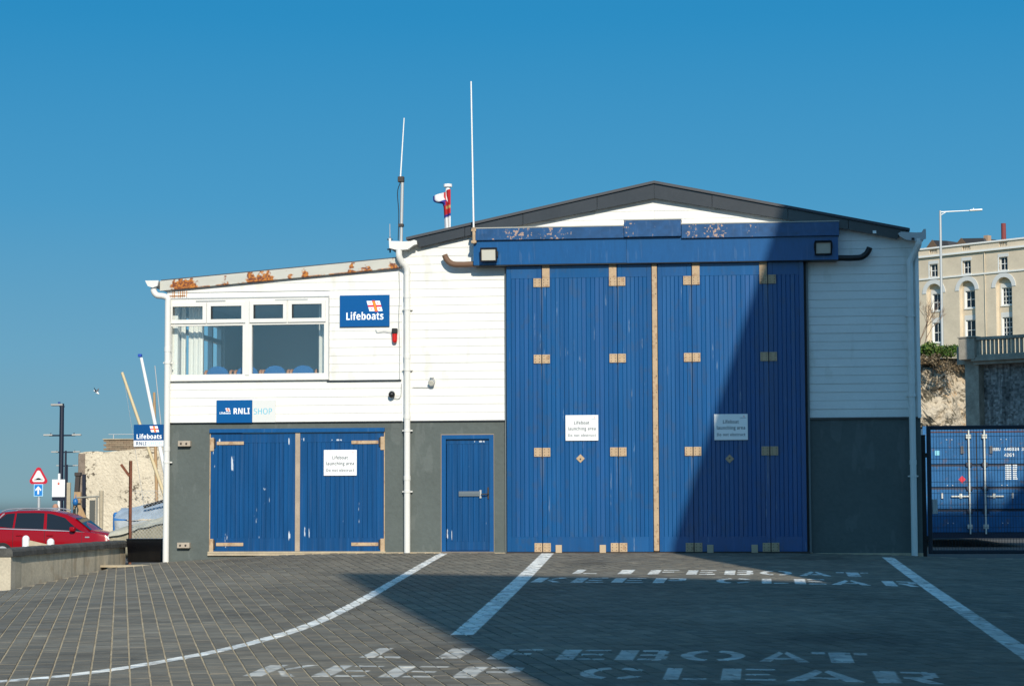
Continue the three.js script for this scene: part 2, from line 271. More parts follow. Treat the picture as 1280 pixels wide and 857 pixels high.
// ---------------------------------------------------------------- the boathouse
const st = thing('boathouse', 'white boarded boathouse with grey rendered base and tall blue folding doors', 'boathouse');
const roofTop = x => 6.52 - .2088 * Math.abs(x - 2.6);
const extBot = x => 4.75 + (x + 6.41) * .0794;
{
  // rendered base
  meshes('rendered_wall', [box(-6.3, -5.48, -.5, 2.345, -.2, 0), box(-2.27, -1.95, -.3, 2.345, -.2, 0), box(-5.48, -2.27, 2.23, 2.345, -.2, 0)], M.grey, st);
  meshes('rendered_wall', [box(-1.95, -1.245, -.3, 2.345, -.25, .006), box(-.305, -.06, -.3, 2.345, -.25, .006), box(-1.245, -.305, 2.095, 2.345, -.25, .006), box(5.25, 7.2, -.4, 2.33, -.25, .006)], M.grey, st);
  // walls behind the boards
  mesh('wall', extrude([[-6.3, 2.345], [-1.95, 2.345], [-1.95, extBot(-1.95) + .1], [-6.3, extBot(-6.3) + .1]], -.2, -.004, [[[-6.26, 3.14], [-6.26, 4.6], [-3.3, 4.6], [-3.3, 3.14]]]), M.whitePlain, st);
  mesh('wall', extrude([[-1.95, 2.345], [-.06, 2.345], [-.06, 5.2], [5.25, 5.2], [5.25, 2.345], [7.2, 2.345], [7.2, roofTop(7.2) - .04], [2.6, 6.48], [-1.95, roofTop(-1.95) - .04]], -.25, -.004), M.whitePlain, st);
  meshes('side_wall', [box(7.0, 7.2, -.4, roofTop(7.2) - .05, -14, -.25), box(-2.0, -1.85, -.4, roofTop(-2) - .05, -14, -.25), box(-2, 7.2, -.4, 5.5, -14.2, -14)], M.whitePlain, st);
  // shiplap boards, each a piece of its own
  const R = rng(91), pitch = .148;
  const board = (x0, x1, y0, y1) => {
    if (x1 - x0 < .03) return;
    const jig = (R() - .5) * .003, zt = .008 + jig, zb = .016 + jig, g = new THREE.BoxGeometry(x1 - x0 - .002, y1 - y0 - .0015, .03), p = g.attributes.position;
    for (let i = 0; i < p.count; i++) if (p.getZ(i) > 0) p.setZ(i, p.getY(i) > 0 ? zt : zb); else p.setZ(i, -.003);
    g.translate((x0 + x1) / 2, (y0 + y1) / 2, 0); g.computeVertexNormals(); mesh('board', metric(g), R() < .5 ? M.white : M.white2, st);
  };
  for (let i = 0; i < 40; i++) {
    const y0 = 2.35 + i * pitch, y1 = y0 + pitch;
    // low wing
    if (y1 < 5.12) {
      let xa = -6.3; if (y1 > extBot(xa) + .13) xa = -6.41 + (y1 - .13 - 4.75) / .0794;
      if (y0 > 3.05 && y0 < 4.62) board(Math.max(xa, -3.285), -1.96, y0, Math.min(y1, 9)); else if (xa < -2.1) board(xa, -1.96, y0, y1);
    }
    // hall, either side of the folding doors and in the gable
    const cap = x => y1 > roofTop(x) - .12;
    const half = (6.52 - .10 - y1) / .2088, gl = Math.max(-1.86, 2.6 - half), gr = Math.min(7.17, 2.6 + half);
    if (half <= 0) continue;
    if (y1 < 5.17) { board(-1.86, -.075, y0, y1); board(5.275, 7.17, y0, y1); }
    else if (y1 < 5.62) { board(gl, -.55, y0, y1); board(5.75, gr, y0, y1); }
    else if (gr - gl > 2.8 && y0 > 5.3) { board(gl, 2.59, y0, y1); board(2.594, gr, y0, y1); } else board(gl, gr, y0, y1);
  }
  meshes('corner_trim', [box(7.15, 7.21, 2.33, 5.55, -.02, .04), box(-1.955, -1.86, 2.345, 5.45, -.02, .012)], M.whitePlain, st);
  meshes('drip_strip', [box(-6.3, -1.96, 2.333, 2.352, 0, .035), box(-1.86, -.07, 2.33, 2.352, .006, .036), box(5.27, 7.2, 2.318, 2.35, .006, .036)], M.fascia, st);
  mesh('cable', tube([[-2.01, 5.05, .03], [-2.0, 4.6, .028], [-2.015, 4.2, .03], [-2.0, 3.75, .028], [-2.0, 3.1, .03]], .008, 6, 30), M.galv, st);
  mesh('conduit', box(-3.32, -1.97, 3.07, 3.092, .02, .05), M.fascia, st);
  // gable roof
  const slab = s => extrude([[2.6, 6.525], [2.6, 6.572], [2.6 + s * 4.46, 6.572 - .2088 * 4.46], [2.6 + s * 4.46, 6.525 - .2088 * 4.46]], -14.2, .17);
  const rf = mesh('roof', [slab(-1), slab(1)], M.roof, st);
  const cuts = [0, 1.02, 2.35, 3.4, 4.40];
  for (const s of [-1, 1]) for (let i = 0; i < 4; i++) {
    const a = cuts[i] + (i ? .004 : .0015), b = cuts[i + 1] - .004, t = x => 6.517 - .2088 * x, q = x => 6.262 - .1825 * x;
    mesh('bargeboard', extrude([[2.6 + s * a, t(a)], [2.6 + s * b, t(b)], [2.6 + s * (b - (i === 3 ? .16 : 0)), q(b)], [2.6 + s * a, q(a)]], .06, .13 + (i % 2) * .004), M.fascia, rf);
  }
  // lean-to roof with the rust-stained metal edge
  const rust = tex(1024, 64, (u, v) => {
    const patch = [[.105, .075, 1.1], [.275, .022, .8], [.385, .03, 1.0], [.435, .05, 1.0], [.54, .06, .55], [.605, .02, .9], [.80, .022, .9], [.86, .05, .6], [.97, .03, .7]]; let s = 0;
    for (const [c, w, k] of patch) s = Math.max(s, k * Math.exp(-Math.pow((u - c) / w, 2)));
    const n = fbm(u * 70, v * 3.2, 71, 5), m = sstep(.40, .58, s * (.35 + n * 1.1) - Math.pow(v, 1.5) * .45 * (1.3 - n)), low = sstep(.14, .04, v) * sstep(.35, .6, fbm(u * 40, 0, 72, 3));
    const k = clamp(m + low * .8), d = fbm(u * 160, v * 9, 75, 3), b = .50 + (fbm(u * 20, v * 2, 73, 3) - .5) * .08;
    return [mix(b, mix(.50, .14, sstep(.3, .7, d)), k), mix(b * .985, mix(.17, .030, sstep(.3, .7, d)), k), mix(b * .88, mix(.012, .008, d), k)];
  }, { clampEdge: true });
  const edge = new THREE.BufferGeometry(), x0 = -6.41, x1 = -1.98, E = (x, k) => extBot(x) + k * .18;
  { const g = extrude([[x0, E(x0, 0)], [x1, E(x1, 0)], [x1, E(x1, 1)], [x0, E(x0, 1)]], .02, .09), p = g.attributes.position, uv = g.attributes.uv; for (let i = 0; i < p.count; i++) uv.setXY(i, (p.getX(i) - x0) / (x1 - x0), (p.getY(i) - extBot(p.getX(i))) / .18); mesh('roof_edge', g, mat([1, 1, 1], .55, { map: rust }), st); }
  mesh('lean_to_roof', extrude([[x0, E(x0, .9)], [x1, E(x1, .9)], [x1, E(x1, 1.15)], [x0, E(x0, 1.15)]], -5.6, .02), M.roof, st);
  // rust run-off below the end of the metal edge
  { const R = rng(9), rm = mat([.42, .17, .035], .8); for (let i = 0; i < 9; i++) { const x = -6.28 + R() * .42, l = .03 + R() * .12; mesh('rust_streak', box(x, x + .006 + R() * .01, 4.755 - l, 4.752, .0175, .0195), rm, st); } mesh('rust_streak', box(-6.26, -5.95, 4.655, 4.668, .0175, .0195), rm, st); }
  // room behind the long window
  const inner = mat([.78, .80, .79], .9);
  meshes('room_wall', [box(-6.15, -2.0, 2.4, 4.75, -5.2, -5.05), box(-2.1, -2.0, 2.4, 4.75, -5.05, -.2), box(-6.3, -6.15, 2.4, 3.1, -5.2, -.2), box(-6.3, -6.15, 4.45, 4.85, -5.2, -.2), box(-6.3, -6.15, 3.1, 4.45, -.8, -.2), box(-6.3, -6.15, 3.1, 4.45, -5.2, -3.7)], inner, st);
  mesh('room_floor', box(-6.15, -2.1, 2.38, 2.5, -5.05, -.2), mat([.22, .23, .25], .9), st);
  mesh('room_ceiling', box(-6.3, -2.0, 4.66, 4.72, -5.2, -.2), mat([.78, .79, .78], .9), st);
  const sw = sub('side_window', st);
  mesh('frame', [box(-6.3, -6.2, 3.1, 3.18, -3.7, -.8), box(-6.3, -6.2, 4.37, 4.45, -3.7, -.8), box(-6.3, -6.2, 4.05, 4.13, -3.7, -.8), ...[-.84, -1.55, -2.25, -2.95, -3.66].map(z => box(-6.295, -6.205, 3.18, 4.37, z - .04, z + .04))], M.pvc, sw);
  mesh('side_cladding', box(-6.43, -6.3, 2.36, 3.13, -4.8, -.35), M.whitePlain, st);
  mesh('side_wall', [box(-6.3, -6.15, -.5, 2.38, -5.2, -.2)], M.grey, st);
  // long window
  const win = sub('window', st), rect = (a, b, c, d) => [[a, c], [b, c], [b, d], [a, d]];
  const panes = [[-6.21, -4.88, 3.22, 4.105], [-4.71, -3.38, 3.225, 4.11], [-6.18, -5.62, 4.22, 4.46], [-5.47, -4.90, 4.22, 4.46], [-4.68, -4.13, 4.22, 4.475], [-3.97, -3.42, 4.22, 4.475]];
  const tops = panes.slice(2).map(p => [p[0] - .07, p[1] + .07, p[2] - .07, p[3] + .07]);
  mesh('frame', extrude(rect(-6.258, -3.302, 3.142, 4.598), -.06, .03, [panes[0], panes[1], ...tops.map(t => [t[0] + .012, t[1] - .012, t[2] + .012, t[3] - .012])].map(p => rect(...p))), M.pvc, win);
  panes.slice(2).forEach((p, i) => mesh('casement', extrude(rect(...tops[i]), .031, .058, [rect(...p)]), M.pvc, win));
  for (const p of panes) for (const z of [-.012, -.032]) mesh('pane', box(p[0] - .01, p[1] + .01, p[2] - .01, p[3] + .01, z - .004, z), M.glass, win);
  mesh('mullion', box(-4.83, -4.76, 3.2, 4.59, .031, .048), M.pvc, win);
  mesh('sill', box(-6.27, -3.29, 3.10, 3.15, -.02, .075, .006), M.pvc, win);
  mesh('head_trim', [box(-6.3, -3.285, 4.60, 4.62, .02, .045), box(-3.297, -3.283, 3.1, 4.6, .02, .04)], M.galv, win);
  for (const [a, b] of [[-5.75, -5.2], [-4.28, -3.68]]) mesh('trickle_vent', box(a, b, 4.55, 4.568, .031, .05), M.galv, win);
  // rainwater pipes and gutters
  const pipe = (x, z, y0, y1, n) => { const p = sub('downpipe', st); mesh('pipe', cyl([x, y0, z], [x, y1, z], .056, .056, 16), M.pvc, p); for (let i = 1; i <= n; i++) { const y = mix(y0, y1, i / (n + .6)); mesh('clip', [cyl([x, y - .02, z], [x, y + .02, z], .064, .064, 16), box(x - .09, x + .09, y - .012, y + .012, .02, z - .03)], M.pvc, p); mesh('collar', cyl([x, y + .2, z], [x, y + .28, z], .062, .062, 16), M.pvc, p); } return p; };
  const pa = pipe(-6.255, .095, -.17, 4.52, 2), pb = pipe(-1.85, .10, .0, 5.0, 4), pc = pipe(7.05, .10, -.08, 4.95, 3);
  mesh('swan_neck', tube([[-6.52, 4.83, .1], [-6.52, 4.74, .1], [-6.46, 4.67, .1], [-6.34, 4.65, .1], [-6.262, 4.61, .096], [-6.255, 4.5, .095]], .056, 12, 40), M.pvc, pa);
  mesh('swan_neck', tube([[-1.98, 5.42, .2], [-1.98, 5.3, .2], [-1.94, 5.2, .16], [-1.88, 5.13, .12], [-1.85, 5.05, .10], [-1.85, 4.96, .1]], .058, 12, 40), M.pvc, pb);
  mesh('swan_neck', tube([[7.2, 5.45, .2], [7.2, 5.36, .2], [7.16, 5.26, .15], [7.09, 5.13, .11], [7.05, 5.04, .10], [7.05, 4.93, .1]], .058, 12, 40), M.pvc, pc);
  const gut = (pts, z0, z1, m, cap) => { const g = sub('gutter', st); mesh('trough', extrude(pts, z0, z1), m, g); mesh('end_stop', extrude(cap, z1 + .002, z1 + .03), m, g); };
  gut([[-2.15, 5.57], [-2.14, 5.43], [-1.98, 5.41], [-1.83, 5.42], [-1.72, 5.5], [-1.66, 5.5], [-1.66, 5.54], [-1.72, 5.55]], -13, .22, M.pvc, [[-2.16, 5.62], [-2.15, 5.44], [-2.0, 5.40], [-1.82, 5.41], [-1.70, 5.49], [-1.65, 5.5], [-1.65, 5.56], [-1.70, 5.58], [-1.76, 5.56], [-2.12, 5.545], [-2.12, 5.62]]);
  gut([[7.31, 5.56], [7.31, 5.46], [7.2, 5.42], [7.0, 5.44], [6.9, 5.5], [6.86, 5.54], [7.0, 5.55]], -13, .22, M.galv, [[7.33, 5.61], [7.33, 5.44], [7.2, 5.40], [6.98, 5.43], [6.88, 5.49], [6.85, 5.54], [6.90, 5.57], [7.25, 5.545], [7.29, 5.61]]);
  gut([[-6.64, 4.92], [-6.6, 4.84], [-6.52, 4.81], [-6.44, 4.84], [-6.42, 4.92]], -5.4, .16, M.pvc, [[-6.66, 4.93], [-6.61, 4.83], [-6.52, 4.80], [-6.43, 4.83], [-6.41, 4.93]]);
  mesh('vent_cap', box(6.42, 6.48, 5.56, 5.61, .13, .16), M.whitePlain, st);
  mesh('bracket', box(7.08, 7.13, 5.42, 5.46, .22, .26), M.black, st);
}
// a plank with chamfered edges; planks, rails and stiles of the doors
function plankGeo(x0, x1, y0, y1, zb, zf, c = .007) {
  const g = new THREE.BoxGeometry(x1 - x0, y1 - y0, 1), p = g.attributes.position; const s = extrude([[x0, zb], [x1, zb], [x1, zf - c], [x1 - c, zf], [x0 + c, zf], [x0, zf - c]], 0, y1 - y0);
  // extruded along z; stand it up
  s.rotateX(-Math.PI / 2); const q = s.attributes.position; for (let i = 0; i < q.count; i++) { q.setXYZ(i, q.getX(i), q.getY(i) + y0, -q.getZ(i)); }
  const n = s.attributes.normal; for (let i = 0; i < n.count; i++) n.setZ(i, -n.getZ(i));
  const ix = []; for (let i = 0; i < q.count; i += 3) ix.push(i, i + 2, i + 1); s.setIndex(ix); return metric(s);
}
const scratches = (() => { const R = rng(61), l = []; for (let i = 0; i < 46; i++) l.push([R() * 5.3, .1 + Math.pow(R(), 1.3) * 4.8, .004 + R() * .010, .04 + R() * .18, .25 + R() * .6]); l.push([1.83, 4.45, .02, .10, .8], [.66, 3.75, .012, .16, .5], [2.0, 1.5, .008, .4, .35], [2.25, 1.2, .008, .3, .4]); return l; })();
const doorTex = tex(1024, 1024, (u, v) => {
  const x = u * 5.4, y = v * 5.2, a = fbm(x * 7, y * .45, 411, 4) - .5, b = fbm(x * 40, y * 2, 413, 3) - .5, c = fbm(x * .8, y * .8, 415, 3) - .5, k = 1 + a * .22 + b * .16 + c * .2;
  const run = sstep(.60, .85, fbm(x * 24 + y * .13, y * .9 + x * 3.7, 417, 5)) * .009, scr = scratches.reduce((m, q) => { const dx = Math.abs(x - q[0]); if (dx > q[2] * 1.6 || Math.abs(y - q[1]) > q[3]) return m; return Math.max(m, q[4] * sstep(1.5, .5, dx / q[2] + Math.pow((y - q[1]) / q[3], 2)) * sstep(.35, .6, fbm(x * 120, y * 14, 419, 2))); }, 0), dirt = sstep(.58, .75, fbm(x * 9, y * 5, 423, 5)) * .22;
  let q = [BLUE[0] * k + run, BLUE[1] * k + run, BLUE[2] * k + run * .9]; q = q.map((w, i) => mix(w, [.045, .06, .085][i], dirt)); let hr = 0; for (const hx of [.585, 1.925, 3.21, 4.555]) for (const hy of [4.70, 3.34, 1.69]) { const dx = Math.abs(x - .1 - hx) / .07, dy = hy - y; if (dx < 1 && dy > 0 && dy < .9) hr = Math.max(hr, sstep(1, .2, dx) * sstep(.9, .1, dy) * sstep(.42, .66, fbm(x * 60, y * 1.7 + hx * 9, 431, 4))); }
  q = q.map((w, i) => mix(w, [.10, .13, .19][i], hr * .55)); return q.map((w, i) => mix(w, [.30, .36, .44][i], scr * .55));
}, { repeat: [1 / 5.4, 1 / 5.2], offset: [.1 / 5.4, 0] });
const paint = [[1, 1, 1], [.90, .93, .95], [1.08, 1.06, 1.04], [.97, 1, 1.03]].map((c, i) => mat(c, .25 + i * .03, { map: doorTex }));
{
  // header box over the folding doors
  const flake = tex(1024, 96, (u, v) => { const n = fbm(u * 230, v * 11, 81, 4), z = [[.06, .03, .8], [.13, .10, 1.15], [.23, .12, .95], [.43, .05, .9], [.50, .02, .8], [.60, .05, 1.1], [.66, .08, 1.2], [.76, .04, .9], [.90, .1, .6]].reduce((a, [c, w, k]) => Math.max(a, k * sstep(w, 0, Math.abs(u - c))), 0); const m = sstep(.63, .70, n * (.42 + z * .64)) * sstep(.04, .12, v) * sstep(.97, .85, v), f = fbm(u * 60, v * 5, 84, 4), b = .85 + (f - .5) * .5; const pale = sstep(.60, .85, fbm(u * 200, v * 2, 83, 3)) * .02; return [mix(.012 * b + pale, .40, m), mix(.075 * b + pale, .27, m), mix(.21 * b + pale, .21, m)]; }, { repeat: [1 / 6.5, 1 / .36], offset: [.65 / 6.5, 1 - 5.85 / .36 % 1] });
  const fm = mat([1, 1, 1], .3, { map: flake });
  const hd = sub('door_header', st);
  meshes('beam', [box(-.62, 2.105, 5.10, 5.54, -.01, .30), box(2.109, 5.81, 5.095, 5.54, -.01, .30)], M.blue, hd);
  for (const [a, b, y0, y1, z] of [[-.64, 2.065, 5.535, 5.745, .35], [2.07, 3.075, 5.545, 5.84, .375], [3.08, 5.83, 5.51, 5.755, .35]]) {
    mesh('cap', box(a, b, y0, y1, .0, z, .008), fm, hd); mesh('flashing', box(a - .005, b + .005, y1 + .001, y1 + .02, .0, z + .006), mat([.36, .36, .33], .7), hd);
  }
  mesh('drip_edge', box(-.60, 5.79, 5.083, 5.10, .02, .29), M.black, hd);
  for (const s of [-1, 1]) { const X = x => 2.6 + s * x; mesh('track_hook', [tube([[X(3.2), 5.135, .17], [X(3.45), 5.13, .17], [X(3.62), 5.145, .17], [X(3.70), 5.2, .17], [X(3.745), 5.27, .17], [X(3.76), 5.31, .17]], .052, 8, 30)], s < 0 ? mat([.16, .09, .055], .75) : M.black, hd); }
  // two folding doors
  for (const s of [-1, 1]) {
    const dr = sub('folding_door', st), X = x => s < 0 ? 2.54 - (2.54 + .05) * (1 - x) : 2.64 + (5.21 - 2.64) * (1 - x);   // x: 0 at the jamb, 1 at the middle
    const W = 2.58, seg = [[0, .245], [.245, .765], [.765, 1]], st9 = .035; let k = 0;
    const span = (a, b) => [Math.min(X(a), X(b)), Math.max(X(a), X(b))];
    for (const [a, b] of seg) {
      const g = .0015, w9 = .085 / W;
      for (const [p, q] of [[a + g, a + w9], [b - w9, b - g]]) { const [u, v] = span(p, q); mesh('stile', plankGeo(u, v, .02, 5.09, .10, .185, .004), paint[k++ % 4], dr); }
      const [ra, rb] = span(a + w9, b - w9);
      mesh('rail', box(ra + .001, rb - .001, 4.86, 5.09, .10, .183), paint[k++ % 3], dr); mesh('rail', box(ra + .001, rb - .001, .02, .28, .10, .183), paint[k++ % 3], dr);
      const n = Math.round((rb - ra) / .079), pw = (rb - ra) / n;
      for (let i = 0; i < n; i++) mesh('plank', plankGeo(ra + i * pw + .0006, ra + (i + 1) * pw - .0006, .281, 4.859, .10, .178, .007), paint[Math.floor(hash(i, k, 3) * 4)], dr);
    }
    for (const h of [.245, .765]) {
      const x = X(h), outer = (h < .5) === (s < 0) ? 1 : -1;
      for (const y of [4.78, 3.42, 1.77, .095]) {
        const pl = mesh('hinge_plate', [box(x - .145, x - .008, y - .078, y + .078, .185, .2, .003), box(x + .008, x + .145, y - .078, y + .078, .185, .2, .003)], M.tan, dr);
        mesh('hinge_pin', cyl([x, y - .1, .196], [x, y + .075, .196], .011, .011, 8), M.steelDark, pl); const hb = mesh('hinge_bolts', [...[-.05, 0, .05].flatMap(d => [-.115, -.04, .04, .115].map(e => cyl([x + e, y + d, .199], [x + e, y + d, .206], .007, .007, 6)))], M.steelDark, pl); hb.userData.kind = 'stuff';
        if (y > 4) mesh('hinge_strap', box(outer > 0 ? x + .012 : x - .145, outer > 0 ? x + .145 : x - .012, y + .0785, 5.085, .185, .2, .003), M.tan, dr);
      }
    }
    for (const f of [.355, .655]) mesh('foot_bolt', box(X(f) - .055, X(f) + .055, .0, .14, .185, .215, .004), mat([.47, .36, .24], .75), dr);
    const dx = s < 0 ? 1.26 : 3.88, dg = box(-.055, .055, -.055, .055, 0, .012, .003); dg.rotateZ(Math.PI / 4); mesh('lock_plate', [mv(dg, dx, s < 0 ? 1.655 : 1.635, .178)], M.tan, dr); mesh('lock_hole', cyl([dx, 1.645, .185], [dx, 1.645, .193], .015, .015, 8), M.steelDark, dr);
  }
  mesh('meeting_strip', box(2.545, 2.635, .03, 5.08, .12, .205, .006), M.tan, st);
  mesh('strip_bolts', Array.from({ length: 17 }, (_, i) => cyl([2.615, .2 + i * .29, .2], [2.615, .2 + i * .29, .209], .009, .009, 6)), M.steelDark, st);
  meshes('jamb', [box(-.09, -.058, .0, 5.12, -.05, .07), box(5.252, 5.285, 0, 5.1, -.05, .07)], mat([.2, .22, .22], .8), st);
  mesh('hall_dark_backing', box(-.06, 5.25, 0, 5.2, -.2, .06), M.black, st);  // black slab in place of the unlit hall behind the doors
  mesh('threshold', box(-.06, 5.25, -.03, .012, .06, .2), M.steelDark, st);
  // double doors of the low wing
  const chips = tex(1024, 704, (u, v) => {
    const x = u * 3.22, y = v * 2.2, st2 = fbm(x * 30, y * 1.6, 111, 4), gr = .85 + (fbm(x * 26, y * 1.1, 113, 4) - .5) * .5;
    const spots = [[.06, 1.98, .05, .22, 1], [.17, 2.0, .04, .12, .95], [.42, 1.62, .04, .3, .9], [.08, 1.55, .03, .2, .6], [.34, 1.05, .05, .25, .7], [.31, .3, .04, .25, .9], [1.0, 1.15, .05, .06, .8], [1.06, .95, .06, .15, .7], [1.46, 2.0, .03, .1, .9], [1.47, .3, .03, .15, .9], [.92, .28, .03, .05, .8], [1.04, 1.65, .02, .1, .6], [1.62, 1.05, .03, .4, .8], [1.75, .3, .02, .3, .9], [1.83, .35, .02, .2, .8], [2.36, .85, .05, .05, .9], [2.45, .55, .02, .1, .8], [2.35, 2.02, .16, .03, .9], [1.72, 2.04, .06, .05, .8], [.75, 1.97, .5, .04, .45], [2.3, 1.5, .3, .5, .3], [.9, .7, .5, .6, .3], [2.8, .8, .3, .7, .34]];
    let z = 0; for (const [cx, cy, w, h, k] of spots) { const d = Math.hypot((x - cx) / w, (y - cy) / h); z = Math.max(z, k * sstep(1.4, .1, d)); }
    const m = sstep(.64, .70, (st2 * .55 + fbm(x * 70, y * 9, 117, 3) * .45) * .72 + z * .36), pale = sstep(.55, .8, fbm(x * 60, y * 1.0, 115, 3)) * .012;
    return [mix(BLUE[0] * gr * .8 + pale, .58, m), mix(BLUE[1] * gr * .95 + pale, .62, m), mix(BLUE[2] * gr * .98 + pale, .68, m)];
  }, { repeat: [1 / 3.22, 1 / 2.2], offset: [5.48 / 3.22, 0] });
  const cm = mat([1, 1, 1], .24, { map: chips }), cmB = mat([.94, .95, .96], .26, { map: chips });
  mesh('door_lintel', [box(-5.48, -2.27, 2.16, 2.232, -.1, .05, .004)], M.blue, st);
  meshes('door_jamb', [box(-5.48, -5.465, 0, 2.16, -.15, .01), box(-2.285, -2.27, 0, 2.16, -.15, .01)], M.tan, st);
  for (const [a, b] of [[-5.462, -3.905], [-3.815, -2.288]]) {
    const dr = sub('wing_door', st);
    for (const [p, q] of [[a, a + .13], [b - .13, b]]) mesh('stile', box(p, q - .001, .03, 2.155, -.12, .0), cm, dr);
    for (const [y0, y1] of [[1.98, 2.155], [.03, .27]]) mesh('rail', box(a + .13, b - .132, y0, y1, -.12, -.001), cmB, dr);
    const n = Math.round((b - a - .262) / .082), pw = (b - a - .262) / n;
    for (let i = 0; i < n; i++) mesh('plank', plankGeo(a + .13 + i * pw + .0005, a + .13 + (i + 1) * pw - .0005, .271, 1.979, -.12, -.007, .006), i % 2 ? cm : cmB, dr);
    const left = a < -5;
    for (const y of [1.975, .155]) {
      const h = mesh('strap_hinge', left ? [box(a + .11, a + .61, y - .03, y + .03, .002, .012, .003), box(a - .01, a + .06, y - .14, y + .1, .002, .02, .004)] : [box(b - .59, b - .1, y - .03, y + .03, .002, .012, .003), box(b - .06, b + .012, y - .14, y + .1, .002, .02, .004)], M.tan, dr);
      mesh('hinge_knuckle', cyl([left ? a + .075 : b - .075, y - .08, .015], [left ? a + .075 : b - .075, y + .08, .015], .016, .016, 8), M.steelDark, h);
    }
  }
  mesh('meeting_strip', box(-3.905, -3.815, .03, 2.155, -.1, .016, .005), mat([1, 1, 1], .7, { map: grainTex([.36, .29, .22], { seed: 121, tile: .7 }) }), st);
  mesh('threshold', box(-5.5, -2.25, -.004, .028, -.15, .05, .006), M.concrete, st); mesh('plinth', box(-5.48, -2.27, -.4, -.046, -.2, .0), M.grey, st);
  mesh('wing_dark_backing', box(-5.48, -2.27, 0, 2.16, -.19, -.14), M.black, st);  // black sheet standing for the dark behind the wing doors
  for (const y of [1.97, .14]) { const h = mesh('hinge_block', box(-6.05, -5.82, y - .05, y + .05, -.02, .10, .008), mat([1, 1, 1], .8, { map: grainTex([.40, .34, .27], { seed: 125, tile: .6 }) }), st); mesh('bolt', [-5.99, -5.89].map(x => cyl([x, y, .1], [x, y, .115], .018, .018, 8)), M.steelDark, h); }
  // entrance door
  const ed = sub('entrance_door', st);
  mesh('frame', extrude([[-1.243, 0], [-.307, 0], [-.307, 2.093], [-1.243, 2.093]], -.1, .012, [[[-1.165, .03], [-.385, .03], [-.385, 2.02], [-1.165, 2.02]]]), M.blue, ed);
  meshes('worn_edge', [box(-1.255, -1.2445, 0, 2.1, -.05, .014), box(-1.255, -.3, 2.094, 2.108, -.05, .014), box(-.3045, -.297, 0, 2.1, -.05, .012)], mat([.30, .24, .18], .9), ed);
  const edm = mat([1, 1, 1], .25, { map: chips.clone() }); edm.map.repeat.set(1 / 3.22, 1 / 2.2); edm.map.offset.set(.9, .02);
  for (let i = 0; i < 8; i++) mesh('plank', plankGeo(-1.16 + i * .0965 + .0005, -1.16 + (i + 1) * .0965 - .0005, .2, 1.93, -.09, -.045, .006), edm, ed);
  meshes('rail', [box(-1.16, -.389, .04, .199, -.09, -.04), box(-1.16, -.389, 1.931, 2.012, -.09, -.04)], edm, ed);
  mesh('letter_plate', [box(-.94, -.555, 1.0, 1.09, -.045, -.015, .006), box(-.93, -.565, 1.035, 1.05, -.015, -.008)], mat([.16, .19, .21], .4, { metalness: .4 }), ed);
  mesh('lock_case', [box(-.565, -.53, .965, 1.11, -.045, -.02, .004)], M.galv, ed);
  mesh('handle', [box(-.425, -.395, .95, 1.16, -.045, -.03, .004), cyl([-.41, 1.04, -.03], [-.41, 1.04, .02], .011), cyl([-.41, 1.04, .02], [-.53, 1.035, .02], .011)], M.steelDark, ed);
  mesh('backing', box(-1.17, -.38, 0, 2.03, -.14, -.1), M.black, ed);
  mesh('doorstep', box(-1.25, -.3, -.1, .022, -.1, .035, .006), mat([.16, .14, .12], .9), ed);
}

// ---------------------------------------------------------------- signs, lamps and aerials on the boathouse
function flagLogo(x, ox, oy, w, h) {                      // little house flag: white, red cross with a gold upright, flying
  x.save(); x.translate(ox, oy); x.transform(1, 0, .28, 1, 0, 0); x.scale(w, h);
  x.fillStyle = '#fff'; x.fillRect(0, 0, 1, 1); x.fillStyle = '#d5304a'; x.fillRect(0, .40, 1, .2); x.fillRect(.40, -.04, .24, 1.1); x.fillStyle = '#f0941f'; x.fillRect(.44, .03, .16, .96); x.fillStyle = '#d8828e'; for (const [a, b] of [[.17, .14], [.75, .14], [.17, .72], [.75, .72]]) x.fillRect(a, b, .1, .12); x.restore();
}
const BOLD = 'bold ', F = 'sans-serif';
function fit(x, s, px, py, w, h, font = BOLD) { x.save(); x.font = `${font}100px ${F}`; const m = x.measureText(s).width; x.translate(px, py); x.scale(w / m, h / 100); x.textBaseline = 'alphabetic'; x.fillText(s, 0, 0); x.restore(); }
const gloss = t => new THREE.MeshStandardMaterial({ map: t, roughness: .22 });
function board(name, label, cat, x, y, w, h, z, t, backMat, group) {
  const o = thing(name, label, cat, [x, y, z], 0, group); mesh('panel', box(-w / 2, w / 2, -h / 2, h / 2, 0, .018, .003), backMat, o); plane(w - .004, h - .004, gloss(t), 'sign_face', o, [0, 0, .0195]); return o;
}
const signBlue = mat([.002, .07, .22], .25);
const lifeboats = canvasTex(620, 390, (x, w, h) => { x.fillStyle = '#00508f'; x.fillRect(0, 0, w, h); flagLogo(x, 335, 72, 165, 128); x.fillStyle = '#fff'; fit(x, 'Lifeboats', 72, 305, 478, 128); });
board('wall_sign', 'blue rectangular Lifeboats sign with small flag emblem beside the long window', 'sign', -2.635, 4.335, .91, .57, .03, lifeboats, signBlue);
